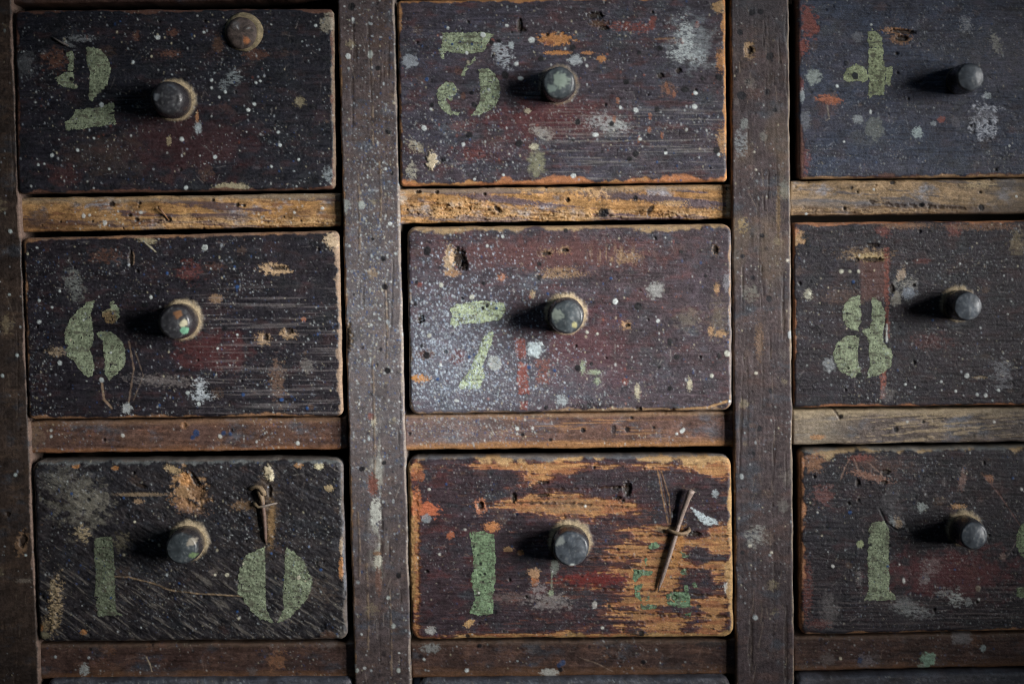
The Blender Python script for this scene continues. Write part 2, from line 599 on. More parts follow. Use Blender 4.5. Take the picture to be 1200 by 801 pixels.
def dust_ring(s, cx, cy, r, amt=.9, wd=5.0, col=DST):
    w_ = s.win(cx, cy, r + wd * 3)
    x, y = s.X[w_] - cx, s.Y[w_] - cy
    d = np.hypot(x, y)
    th = np.arctan2(-y, x)                                   # dust lies thickest above the peg
    k = .62 + .38 * np.sin(th + .35)
    e = (d - r) / (wd * (.45 + .75 * k)) + .55 * fbm(s.X[w_] * .12, s.Y[w_] * .12, int(cx), 4, .65)
    a = sm(1.25, .1, e) * amt * (.45 + .55 * k) * (d > r - 6)
    v = 1 + .4 * fbm(s.X[w_] * .35, s.Y[w_] * .35, int(cy), 3)
    s.put(w_, a, np.asarray(col) * v[..., None], 2.0, .85)


def dots(s, lst, col, dh=.3, op=.95):
    for d in lst:
        s.dot(d[0], d[1], d[2] * (.78 if col[0] > .1 else .9), col, op, dh, d[3] if len(d) > 3 else 1.0)


def P(ox, oy, k, pts):
    return [(ox + x / k, oy + y / k) for x, y in pts]


SPK = [W, LG, (.30, .33, .36), (.42, .45, .46), C, (.22, .25, .30)]
SPKB = SPK + [BL, BL, (.05, .09, .2)]
DARK = [BK, (.012, .012, .018)]

# ------------------------------------------------------------------ the stencilled numerals (outlines in the drawing grid)
G1, G2, G4, G5 = (0.208, 0.245, 0.162), (0.255, 0.300, 0.198), (0.200, 0.235, 0.155), (0.378, 0.445, 0.294)
DIG = {
 1: [('green stencilled digit with a round head and a bar below', G1, [
        P(50, 40, 6.68, [(172, 155), (235, 128), (245, 180), (245, 240), (235, 290), (245, 330), (248, 395), (280, 410), (265, 428), (180, 420), (120, 390), (100, 345), (130, 325), (190, 300), (200, 250), (200, 200)]),
        P(50, 40, 6.68, [(335, 110), (390, 100), (450, 125), (500, 170), (530, 230), (535, 290), (515, 370), (480, 430), (430, 475), (385, 525), (362, 505), (360, 430), (370, 380), (370, 270), (345, 240), (350, 190)]),
        P(50, 40, 6.68, [(260, 590), (440, 575), (490, 550), (555, 530), (560, 600), (575, 705), (400, 725), (300, 745), (190, 748), (170, 715), (175, 685), (230, 650)])])],
 2: [('green stencilled 5', G2, [
        P(500, 20, 6.16, [(115, 115), (390, 110), (485, 125), (440, 190), (415, 250), (290, 265), (160, 255), (125, 260), (125, 305), (108, 300), (90, 235), (112, 225)]),
        P(500, 20, 6.16, [(350, 290), (355, 310), (310, 355), (270, 425), (245, 430), (255, 395), (295, 345)]),
        P(500, 20, 6.16, [(130, 470), (190, 470), (215, 510), (218, 550), (180, 605), (150, 590), (130, 560), (150, 620), (180, 680), (240, 690), (235, 710), (150, 700), (110, 660), (85, 620), (72, 560), (85, 510)]),
        P(500, 20, 6.16, [(375, 375), (440, 370), (490, 410), (525, 470), (532, 540), (510, 620), (470, 670), (390, 705), (325, 710), (375, 640), (390, 560), (380, 430)])])],
 3: [('pale green stencilled upright with a looped blob', (.265, .305, .185), [
        P(970, 20, 6.68, [(318, 120), (345, 95), (385, 120), (420, 150), (430, 230), (435, 300), (445, 370), (450, 440), (440, 610), (370, 605), (330, 635), (315, 600), (318, 540), (330, 500), (315, 440), (320, 350), (318, 270), (325, 230), (312, 180)]),
        P(970, 20, 6.68, [(458, 400), (500, 388), (507, 440), (492, 490), (490, 545), (450, 520)]),
        P(970, 20, 6.68, [(125, 460), (150, 410), (210, 370), (250, 375), (300, 410), (318, 470), (310, 510), (240, 505), (150, 510), (120, 490)])])],
 4: [('green stencilled 6', G4, [
        P(60, 330, 6.16, [(265, 140), (310, 135), (300, 190), (285, 240), (300, 290), (305, 380), (300, 440), (280, 490), (300, 540), (312, 610), (300, 680), (270, 690), (210, 640), (175, 585), (110, 530), (105, 490), (120, 460), (95, 420), (100, 360), (130, 280), (180, 220)]),
        P(60, 330, 6.16, [(420, 140), (445, 140), (485, 185), (498, 250), (485, 275), (440, 305), (400, 290), (370, 260), (365, 215), (430, 190)]),
        P(60, 330, 6.16, [(330, 370), (370, 355), (430, 360), (480, 395), (515, 430), (530, 490), (540, 540), (530, 600), (490, 655), (420, 705), (385, 660), (385, 590), (380, 500), (375, 425), (340, 400)])])],
 5: [('pale green stencilled 7', G5, [
        P(510, 330, 5.34, [(90, 175), (130, 140), (300, 120), (430, 130), (440, 180), (405, 240), (250, 260), (160, 265), (120, 285), (95, 260), (105, 220)]),
        P(510, 330, 5.34, [(355, 305), (370, 330), (330, 440), (300, 520), (310, 590), (280, 665), (160, 670), (145, 645), (210, 560), (260, 450), (300, 350)])])],
 6: [('green stencilled 8', (0.234, 0.275, 0.182), [
        P(960, 280, 4.45, [(215, 290), (218, 420), (200, 470), (215, 485), (150, 460), (125, 430), (120, 380), (135, 330), (170, 305)]),
        P(960, 280, 4.45, [(275, 300), (320, 325), (345, 380), (340, 440), (330, 500), (340, 530), (285, 540), (240, 500), (220, 480), (260, 460), (275, 430)]),
        P(960, 280, 4.45, [(210, 500), (205, 560), (200, 620), (215, 690), (230, 720), (170, 720), (110, 690), (80, 640), (75, 590), (95, 540), (150, 500)]),
        P(960, 280, 4.45, [(250, 490), (330, 530), (370, 570), (385, 610), (375, 660), (330, 700), (250, 725), (250, 700), (268, 660), (260, 600), (258, 540)])])],
 7: [('green stencilled 1', (0.128, 0.150, 0.099), [
        P(90, 550, 4.0, [(85, 320), (160, 310), (172, 350), (178, 500), (180, 600), (185, 670), (215, 680), (100, 685), (85, 590), (90, 480), (82, 400)])]),
     ('green stencilled 0', (0.200, 0.235, 0.155), [
        P(90, 550, 4.0, [(880, 360), (885, 480), (885, 640), (920, 715), (860, 700), (800, 640), (780, 600), (755, 580), (760, 480), (790, 400)]),
        P(90, 550, 4.0, [(985, 360), (1020, 390), (1060, 420), (1085, 470), (1105, 520), (1090, 590), (1050, 640), (1000, 690), (940, 715), (970, 650), (965, 570), (975, 480), (975, 400)])])],
 8: [('green stencilled 1', (.19, .275, .16), [
        P(470, 520, 3.34, [(268, 345), (320, 340), (365, 355), (370, 450), (368, 530), (360, 600), (365, 665), (300, 672), (270, 660), (290, 600), (275, 540), (285, 450), (275, 400)])]),
     ('flaked green remains of a second digit', (.165, .26, .155), [P(660, 520, 3.34, q) for q in (
        [(275, 490), (300, 490), (352, 498), (345, 512), (305, 515), (285, 540), (275, 530)],
        [(278, 550), (312, 548), (300, 580), (305, 612), (284, 600)],
        [(300, 628), (370, 628), (362, 645), (310, 646)],
        [(402, 590), (430, 578), (495, 580), (500, 635), (450, 638), (410, 628)],
        [(330, 395), (360, 380), (382, 400), (342, 414)], [(460, 422), (492, 437), (485, 447), (466, 440)],
        [(453, 503), (475, 488), (487, 512), (465, 514)], [(468, 666), (502, 656), (496, 674)],
        [(474, 553), (491, 550), (488, 573), (474, 573)], [(315, 450), (328, 448), (325, 478)],
        [(325, 595), (338, 592), (336, 612), (325, 612)], [(503, 545), (512, 540), (526, 560), (512, 562)])])],
 9: [('green stencilled 1', (0.242, 0.285, 0.188), [
        P(1000, 590, 5.34, [(100, 130), (140, 108), (195, 110), (220, 150), (225, 250), (222, 330), (228, 440), (225, 540), (260, 575), (262, 595), (190, 605), (130, 605), (75, 600), (72, 580), (95, 540), (92, 440), (92, 330), (95, 220)])]),
     ('green stencilled second digit', (.22, .285, .165), [
        P(1000, 590, 5.34, [(1050, 130), (1068, 118), (1110, 125), (1150, 170), (1165, 250), (1150, 310), (1110, 345), (1068, 345), (1040, 310), (1022, 260), (1022, 190)]),
        P(1000, 590, 5.34, [(1022, 550), (1030, 525), (1050, 520), (1150, 520), (1170, 545), (1165, 580), (1070, 585), (1045, 590), (1028, 578)])])],
}


# ------------------------------------------------------------------ marks of each drawer: under (board only) and over (also on the numerals)
def u1(s):
    s.blob(220, 168, 70, 34, (.045, .016, .017), .6, 0, .6, .5); s.blob(75, 205, 16, 12, (.075, .03, .028), .5, 0, .8, .5)
    s.blob(125, 182, 36, 22, (.06, .04, .03), .35, 0, .8, .5); s.blob(300, 64, 15, 6, RU, .6); s.blob(256, 52, 7, 9, BR, .6)
    for x, y, rx, ry in ((160, 42, 4, 5), (203, 38, 6, 4), (200, 63, 11, 4), (66, 70, 12, 11), (52, 66, 4, 4)):
        s.blob(x, y, rx, ry, RU, .8, 0, .8, .4, -.4, .35)
    s.blob(95, 45, 16, 3.5, GR, .7, 0, .6, .4, 0, .5); s.blob(80, 52, 9, 2.5, GR, .5, 20)
    s.blob(273, 91, 9, 9, (.2, .23, .24), .75, 0, .6, .3, .2, .7)
    s.blob(262, 100, 5, 6, (.2, .23, .24), .6, 0, .6, .3, .2, .7)
    s.blob(271, 219, 20, 4.5, (.3, .26, .17), .85, 0, .4, .2, .4)
    s.blob(351, 119, 6, 5, OL, .5, 0, .6, .4); s.blob(386, 205, 7, 8, LG, .5, 0, .7, .4, 0, .5)
    s.blob(198, 165, 3, 6, OL, .6); s.blob(232, 150, 4, 7, LG, .75, 0, .5, .2); s.blob(231, 137, 2, 6, (.4, .2, .1), .7)
    wear_or_highlight(s, 3.2, RU, .9); wear_or_highlight(s, 3, (.22, .17, .12), .6, .09, side='right', seed=3)
    s.blob(385, 26, 8, 10, (.34, .31, .24), .65, 35, .8, .4); s.blob(30, 75, 9, 12, GR, .3, 0, .7, .5)
    scuffs(s, 60, (30, 20, 385, 215), (.16, .15, .15), 5); worm(s, 8, (30, 20, 385, 220), 3)


def o1(s):
    dots(s, [(185, 44, 3.4), (291, 129, 2.8), (248, 103, 2), (257, 114, 2)], W)
    dots(s, [(239, 38, 2), (156, 73, 2.4), (248, 94, 2.4), (298, 122, 2.6), (213, 163, 3.4), (252, 184, 3), (326, 155, 2.4), (328, 170, 2.8), (350, 187, 2), (318, 195, 2), (61, 182, 2.8), (91, 176, 2.4), (119, 123, 3.6), (218, 220, 3), (370, 30, 2.2), (264, 108, 2.2), (110, 162, 1.8), (45, 193, 2), (52, 192, 1.6), (128, 198, 1.8), (305, 95, 1.8), (300, 97, 2)], (.45, .5, .5))
    dots(s, [(367, 125, 5, 1.2), (364, 157, 3), (305, 75, 3.6), (371, 212, 3.6), (103, 217, 3), (62, 220, 3), (30, 212, 3.4), (84, 93, 3), (88, 82, 2)], BK, .1)


def u2(s):
    s.blob(650, 140, 70, 22, (.09, .022, .022), .7, 0, .7, .5); s.blob(570, 178, 40, 10, MA, .35, 0, .7, .5)
    s.blob(651, 46, 20, 7, O, .95, 2, .55, .12, -.5); s.blob(654, 62, 15, 2.6, O, .9, 0, .5, .15, -.5); s.blob(688, 62, 7, 2, O, .7)
    s.blob(705, 69, 5, 4, O, .9); s.blob(642, 50, 7, 3, RD, .5)
    s.blob(728, 31, 16, 5, RD, .8, 4, .8, .3, 0, .6); s.blob(752, 33, 9, 6, (.2, .05, .035), .7, 0, .8, .3, 0, .6)
    s.blob(764, 29, 4, 6, RD, .8); s.blob(817, 29, 3, 4, RD, .8); s.blob(766, 22, 4, 3, RD, .7)
    s.hole(698, 18, 9, 4, 3); s.blob(702, 28, 10, 4, BR, .8, 0, .6, .2, -1); s.hole(707, 33, 6, 2.4, 2); s.hole(609, 30, 3, 8, 2); s.hole(612, 35, 5, 2, 1.5)
    s.hole(774, 89, 4, 2.5, 2); s.hole(795, 83, 3.5, 3, 2)
    s.line([(768, 46), (790, 45)], 2, (.2, .11, .06), .8, -.6)
    s.blob(803, 40, 8, 17, (.52, .57, .57), .8, 0, .8, .35, .2, .75); s.blob(802, 62, 15, 9, (.5, .55, .55), .85, 0, .8, .35, .2, .7)
    s.blob(818, 66, 8, 9, LG, .6, 0, .8, .3, 0, .6); s.blob(812, 50, 22, 26, LG, .35, 0, .8, .5, 0, .3)
    s.blob(480, 72, 9, 8, (.28, .31, .34), .75); s.blob(674, 70, 8, 6, (.36, .4, .42), .8)
    s.blob(590, 66, 9, 13, (.42, .46, .5), .75, -20, .8, .4, .1, .8); s.blob(599, 53, 3.4, 4, LG, .9); s.blob(582, 56, 5, 5, LG, .5)
    s.blob(710, 145, 24, 9, (.38, .4, .4), .6, 8, .9, .4, 0, .45); s.blob(722, 146, 9, 5, (.45, .47, .45), .7, 0, .7, .3, 0, .7)
    s.blob(635, 155, 13, 6, (.35, .34, .31), .6, 20, .8, .3); s.blob(618, 130, 4, 3, C, .7)
    s.blob(506, 188, 6, 10, (.5, .42, .29), .95, 0, .5, .15, 1.6); s.blob(487, 171, 10, 5, C, .5, 30, .8, .3, 0, .4)
    s.blob(482, 200, 6, 9, (.45, .43, .34), .55, 0, .8, .3, 0, .6); s.blob(629, 192, 9, 15, (.24, .24, .15), .7, 0, .6, .4)
    s.blob(626, 172, 5, 4, (.5, .48, .35), .8); s.blob(555, 180, 12, 8, RD, .4, 0, .8, .3, 0, .4); s.blob(537, 148, 10, 6, RD, .35, 0, .8, .3, 0, .4)
    s.blob(543, 112, 3, 4, RU, .7); s.blob(538, 84, 5, 4, RU, .5)
    for x, y in ((749, 163), (761, 152), (776, 159), (762, 136), (783, 107), (781, 100), (790, 110), (724, 118), (720, 140)):
        s.blob(x, y, 2, 4, (.3, .12, .06), .7)
    s.blob(782, 105, 9, 7, (.2, .1, .06), .5, 0, .8, .3, 0, .4)
    s.put((slice(None), slice(None)), .32 * sm(.1, .4, fbm(s.X * .008, s.Y * .33, 77, 3, .6)) * sm(150, 250, s.X - 440) * sm(110, 140, s.Y), (.3, .28, .26), .25)
    wear_or_highlight(s, 4.2, (.40, .2, .075), .95, side='bottom', seed=1); wear_or_highlight(s, 7, (.42, .17, .07), .9, .03, side='bottom', seed=8)
    wear_or_highlight(s, 3.4, (.42, .2, .07), .9, side='right', seed=2); wear_or_highlight(s, 4, (.4, .2, .08), .8, side='left', seed=4); wear_or_highlight(s, 3, O, .8, side='top', seed=5)
    s.blob(845, 70, 5, 12, O, .7, 0, .8, .3); s.blob(846, 165, 5, 14, (.45, .25, .1), .6, 0, .8, .3); s.blob(842, 8, 7, 7, (.45, .28, .13), .8)
    scuffs(s, 90, (475, 5, 845, 205), (.3, .28, .28), 6, 16, .35, 0); worm(s, 12, (480, 10, 845, 205), 5)


def o2(s):
    dots(s, [(623, 47, 4.6), (566, 41, 4.0), (594, 30, 2.8, 1.3), (815, 109, 3), (814, 125, 3.8), (745, 129, 3.6), (698, 158, 4.6, 1.5), (672, 206, 3.8), (780, 179, 2.6), (842, 181, 2.4), (727, 126, 2.4)], W)
    dots(s, [(610, 92, 4, 1.2), (605, 75, 3.2), (573, 105, 2), (750, 163, 2.6), (543, 169, 2.6), (497, 150, 4), (672, 163, 2), (547, 62, 2.4), (525, 33, 2.2), (517, 44, 1.6), (505, 128, 2), (556, 210, 2), (590, 205, 2)], (.48, .52, .52))
    dots(s, [(592, 88, 5), (671, 56, 4.6, 1.2), (634, 69, 4), (608, 168, 5, 1.1), (550, 158, 4.2), (520, 187, 3), (506, 123, 3), (734, 96, 4), (803, 105, 5.2, 1.2), (843, 91, 4.6), (840, 176, 4.4), (745, 180, 4), (738, 186, 3.6), (770, 128, 3.6), (677, 143, 4), (717, 145, 3.4), (773, 57, 4), (749, 62, 3), (576, 50, 3.2), (585, 48, 2.8), (553, 109, 3), (556, 123, 3.8), (780, 176, 2), (672, 164, 2.4), (823, 92, 3)], BK, .15)
    dots(s, [(500, 93, 2.6), (553, 52, 1.6), (530, 52, 1.6), (770, 190, 1.6)], BL)


def u3(s):
    s.blob(948, 26, 9, 17, RD, .8, -12, .8, .25); s.blob(941, 55, 6, 9, RD, .85, 0, .7, .25); s.blob(956, 33, 4, 4, RD, .8)
    s.blob(939, 100, 3, 9, RD, .6); s.blob(941, 188, 7, 14, RD, .55, 0, .9, .4); s.blob(940, 112, 3, 8, LG, .6)
    s.blob(972, 117, 14, 5, (.32, .11, .055), .95, 5, .6, .2); s.blob(968, 127, 12, 8, (.07, .04, .04), .6, 0, .8, .4)
    s.blob(1050, 36, 15, 3.5, (.36, .19, .09), .85, 4, .7, .2); s.hole(1058, 37, 15, 2.4, 3, 5); s.hole(1057, 45, 7, 3.4, 3, 0, (.2, .11, .06))
    s.blob(953, 90, 9, 8, (.27, .31, .29), .8, 0, .5, .2); s.blob(1005, 140, 6, 5, (.27, .3, .31), .7); s.blob(1005, 43, 6, 6, (.14, .15, .17), .6)
    s.blob(1075, 155, 6, 6, (.33, .4, .40), .75); s.blob(1025, 150, 11, 13, (.14, .155, .14), .6); s.blob(944, 140, 6, 12, (.16, .17, .19), .5)
    s.blob(1153, 141, 16, 19, (.36, .385, .44), .85, 0, .6, .25, .8, .75); s.blob(1146, 138, 8, 9, (.12, .12, .14), .8, 0, .9, .3, 0, .5); s.blob(1158, 133, 8, 4, (.1, .1, .12), .7, 20, .8, .3)
    s.blob(1168, 52, 5, 11, (.4, .4, .33), .7, -25, .8, .25); s.blob(1132, 28, 6, 9, (.3, .32, .34), .55, 0, .8, .3, 0, .5)
    s.blob(1157, 112, 4, 4, LG, .7); s.blob(1103, 140, 5, 3.6, RD, .75); s.blob(1120, 143, 5, 7, (.1, .1, .12), .6); s.blob(1094, 145, 4, 3, LG, .4)
    s.line([(969, 122), (972, 139), (968, 141)], 1.2, (.32, .28, .22), .6)
    s.blob(1190, 60, 40, 40, (.1, .1, .125), .35, 0, .8, .5); s.blob(1150, 60, 60, 14, (.06, .06, .07), .5, 0, .9, .4, -.3, .5)
    wear_or_highlight(s, 4, RU, .8); wear_or_highlight(s, 3, (.36, .22, .11), .8, side='bottom', seed=2)
    scuffs(s, 80, (940, 5, 1215, 205), (.2, .21, .24), 9, 12, .4)
    worm(s, 6, (940, 5, 1200, 205), 8)


def o3(s):
    dots(s, [(981, 101, 2.2), (989, 166, 1.7), (1020, 131, 1.8, .6), (1183, 171, 1.6), (1021, 29, 1.7)], W)
    dots(s, [(1002, 89, 4.6), (992, 74, 3.4)], (.01, .012, .02), .4)
    dots(s, [(1026, 78, 1.8), (1022, 72, 1.4), (1022, 100, 1.8), (1030, 67, 1.2)], (.06, .06, .04), -.2)


def u4(s):
    s.blob(87, 333, 10, 19, (.15, .16, .15), .7, -15, .7, .4, 0, .6)
    s.blob(125, 300, 17, 8, RU, .55, 0, .9, .35, 0, .5); s.hole(153, 303, 2.6, 9, 2); s.blob(156, 302, 1.8, 8, (.22, .15, .1), .8)  # the pale sliver by the gouge is its highlight, painted on
    s.line([(162, 277), (183, 295)], 1.4, C, .7); s.blob(172, 281, 11, 3.5, OL, .75, 10, .7, .3)
    s.blob(322, 315, 17, 6, (.42, .29, .17), .9, 4, .55, .2, -.5); s.hole(326, 314, 10, 2.4, 2.2)
    s.blob(309, 397, 8, 6, (.34, .23, .13), .8, 0, .7, .25); s.hole(311, 395, 3, 4, 2); s.blob(338, 391, 9, 5, (.34, .23, .13), .8, 10, .7, .25); s.hole(339, 388, 4.4, 3.2, 2.2)
    s.blob(222, 318, 12, 11, RD, .35, 0, .9, .4, 0, .4); s.blob(252, 312, 10, 4, RU, .4, 0, .8, .4)
    s.blob(248, 412, 36, 22, (.07, .018, .018), .65, 0, .7, .5)
    s.blob(234, 455, 7, 15, (.42, .46, .49), .85, 0, .8, .3, .4, .8); s.blob(237, 464, 13, 4, (.36, .4, .43), .7, 0, .9, .3, .3, .6); s.blob(238, 437, 15, 4, (.015, .015, .02), .8)
    s.line([(151, 400), (157, 432), (151, 470)], 2, (.24, .17, .12), .5); s.line([(158, 410), (168, 440), (156, 470)], 1, (.24, .18, .13), .4)
    s.line([(119, 445), (122, 468), (131, 478)], 2.6, (.26, .18, .12), .75); s.blob(149, 478, 6, 5.5, (.36, .39, .39), .75)
    s.blob(190, 446, 34, 6, (.17, .15, .145), .6, 4, .9, .4, 0, .4); s.blob(66, 412, 10, 5, (.3, .23, .15), .7, 0, .8, .3, 0, .6)
    s.blob(253, 350, 8, 5, (.26, .17, .1), .6); s.blob(360, 429, 7, 8, (.16, .15, .14), .5); s.blob(356, 374, 3, 2.4, (.35, .14, .07), .8)
    s.blob(325, 445, 8, 20, (.2, .12, .08), .45, 0, .9, .4, 0, .3)
    s.put((slice(None), slice(None)), .34 * sm(.08, .4, fbm(s.X * .008, s.Y * .28, 78, 3, .6)) * sm(210, 260, s.X) * sm(330, 345, s.Y), (.19, .17, .17), .3)
    wear_or_highlight(s, 3.2, (.3, .16, .08), .75); wear_or_highlight(s, 4.4, (.26, .185, .13), .85, .09, side='right', seed=3); s.blob(389, 283, 7, 10, (.5, .38, .25), .85, -30, .7, .3)
    wear_or_highlight(s, 3, (.2, .12, .08), .8, side='top', seed=6)
    scuffs(s, 80, (35, 280, 395, 485), (.17, .16, .16), 11, 14, .45, 0); worm(s, 8, (40, 285, 390, 480), 9)


def o4(s):
    dots(s, [(177, 348, 2.6), (240, 290, 4.4), (255, 408, 1.8), (130, 413, 1.6)], (.5, .54, .52))
    s.dot(240.5, 290.5, 2.8, (.28, .31, .3), .9)
    dots(s, [(70, 425, 3.4), (46, 377, 3), (70, 341, 2), (46, 352, 2.2), (119, 445, 3.6), (220, 460, 2.8), (233, 473, 3), (61, 360, 2), (278, 392, 1.8)], (.36, .40, .40))
    dots(s, [(170, 357, 4), (263, 385, 3.6), (364, 394, 3), (185, 343, 3)], BK, .1)
    dots(s, [(278, 336, 2.4), (196, 320, 2), (330, 468, 2.6), (285, 462, 2.2), (360, 478, 2)], BL)


def u5(s):
    s.blob(640, 297, 130, 17, (.12, .048, .043), .65, 0, .6, .5); s.blob(690, 410, 50, 40, (.095, .03, .034), .6, 0, .8, .5)
    s.put((slice(None), slice(None)), .5 * np.exp(-((s.X - 520) / 75) ** 2 - ((s.Y - 425) / 85) ** 2), (.17, .18, .225), .1)
    s.put((slice(None), slice(None)), .3 * np.exp(-((s.X - 625) / 120) ** 2 - ((s.Y - 452) / 34) ** 2), (.15, .16, .2), .1)
    s.hole(537, 302, 8, 12, 4); s.blob(527, 304, 6, 15, (.4, .29, .18), .85, 5, .7, .25, -.6); s.blob(530, 320, 9, 4, (.35, .2, .1), .7); s.hole(544, 311, 4, 6, 3)
    for x, y, rx, ry in ((640, 296, 9, 5), (661, 293, 7, 5), (655, 316, 20, 3.6), (640, 323, 12, 3.5), (734, 302, 17, 7), (838, 292, 4, 8), (663, 322, 22, 4)):
        s.blob(x, y, rx * .9, ry * .85, (.28, .18, .10), .7, -3, 1.0, .25, -.4, .4)
    s.hole(640, 297, 5, 2, 2); s.hole(662, 293, 4, 2, 2)
    s.put((slice(None), slice(None)), .6 * sm(0, .3, fbm(s.X * .2, s.Y * .02, 81, 3, .6)) * np.exp(-((s.X - 722) / 28) ** 2 - ((s.Y - 298) / 8) ** 2), (.36, .25, .14), -.3)
    s.blob(627, 409, 9.5, 9, (.42, .49, .51), .9, 0, .45, .15, .5); s.blob(579, 425, 8.5, 8.5, (.36, .385, .37), .8, 0, .15, .12, .5)
    s.blob(769, 340, 9, 9.5, (.36, .37, .355), .65, 0, .5, .25); s.blob(807, 373, 12, 10, (.22, .19, .14), .35, 0, 1.0, .6); s.blob(842, 372, 9, 19, (.22, .18, .12), .35, 0, 1.1, .6)
    s.poly([(603, 395), (615, 397), (617, 420), (605, 419)], (.20, .065, .052), .85, 3, .8, .2, .25, .35); s.poly([(606, 424), (618, 426), (620, 462), (607, 461)], (.22, .07, .055), .9, 3, .8, .2, .25, .3)
    s.poly([(628, 422), (644, 420), (643, 449), (629, 450)], (.2, .075, .055), .7, 5, 1.5, .1, .2, .7); s.poly([(609, 470), (618, 470), (617, 480), (610, 480)], RD, .7, 2)
    for x, y, rx, ry, c in ((734, 381, 6, 5, T), (840, 338, 3, 6, T), (833, 388, 3, 6, T), (733, 447, 3.4, 4, RD), (747, 458, 3, 8, C), (683, 430, 3, 8, (.3, .36, .24)), (697, 436, 7, 3, (.3, .36, .24)), (700, 446, 4, 4, (.3, .36, .24)), (658, 469, 6, 6, LG), (624, 345, 3, 5, (.4, .3, .18)), (808, 450, 3, 7, C), (588, 325, 5, 4, (.35, .15, .08)), (491, 333, 4, 2.5, RD), (500, 415, 10, 6, RU), (536, 416, 8, 9, (.12, .04, .04)), (852, 330, 4, 10, (.2, .2, .22)), (845, 391, 7, 4, T)):
        s.blob(x, y, rx, ry, c, .75, 0, .7, .25)
    s.hole(735, 381, 3, 2, 2); s.hole(493, 374, 4, 5, 2); s.hole(838, 293, 3, 5, 2)
    s.blob(491, 443, 12, 4, (.46, .22, .075), .95, 3, .6, .15, -.4)
    s.blob(695, 477, 26, 5, BK, .8, 0, .9, .3, .6, .6); s.blob(752, 400, 30, 22, (.03, .026, .028), .4, 0, .9, .4, 0, .4)
    s.line([(748, 479), (790, 480), (830, 477), (852, 470)], 2.5, (.4, .24, .11), .9, -.5); s.hole(748, 479, 4, 2.4, 2); s.hole(788, 480, 3, 2, 2)
    wear_or_highlight(s, 7, (.34, .235, .125), .9, .04, side='top', seed=1); wear_or_highlight(s, 3, (.3, .2, .12), .8); wear_or_highlight(s, 2.5, (.17, .17, .19), .6, .08, side='right', seed=4)
    scuffs(s, 110, (485, 270, 850, 480), (.26, .22, .22), 12, 12, .35); scuffs(s, 30, (690, 410, 800, 460), (.3, .28, .26), 13, 12, .5)
    worm(s, 10, (490, 275, 850, 475), 10)


def o5(s):
    dots(s, [(721, 353, 4.2), (771, 376, 2.8), (571, 288, 2.2), (589, 277, 2.4), (516, 427, 2.4), (535, 469, 3.6, 1.7), (855, 470, 2)], W)
    dots(s, [(553, 348, 3.8), (503, 393, 3), (852, 414, 4.4), (834, 440, 3), (517, 334, 3.4), (700, 391, 2), (688, 389, 2.4), (665, 360, 1.5)], (.45, .46, .40))
    dots(s, [(501, 294, 5, .9), (632, 325, 3.4), (567, 332, 2.8), (632, 309, 3), (748, 359, 5.2), (785, 400, 3.6, .8), (793, 418, 3.6), (500, 416, 4.6), (494, 405, 2.4), (677, 431, 4.2), (785, 455, 3.4), (773, 430, 2.4), (843, 417, 3.4), (798, 295, 2.6), (693, 426, 2.4), (640, 477, 3), (571, 358, 2.4), (566, 361, 2.4), (488, 330, 2.4), (487, 356, 2.4), (827, 323, 2.4), (663, 270, 3)], BK, .15)
    dots(s, [(582, 361, 1.8), (550, 418, 2), (513, 444, 2.2), (620, 430, 2.4), (650, 434, 2), (716, 326, 1.8), (642, 344, 1.6)], BL)


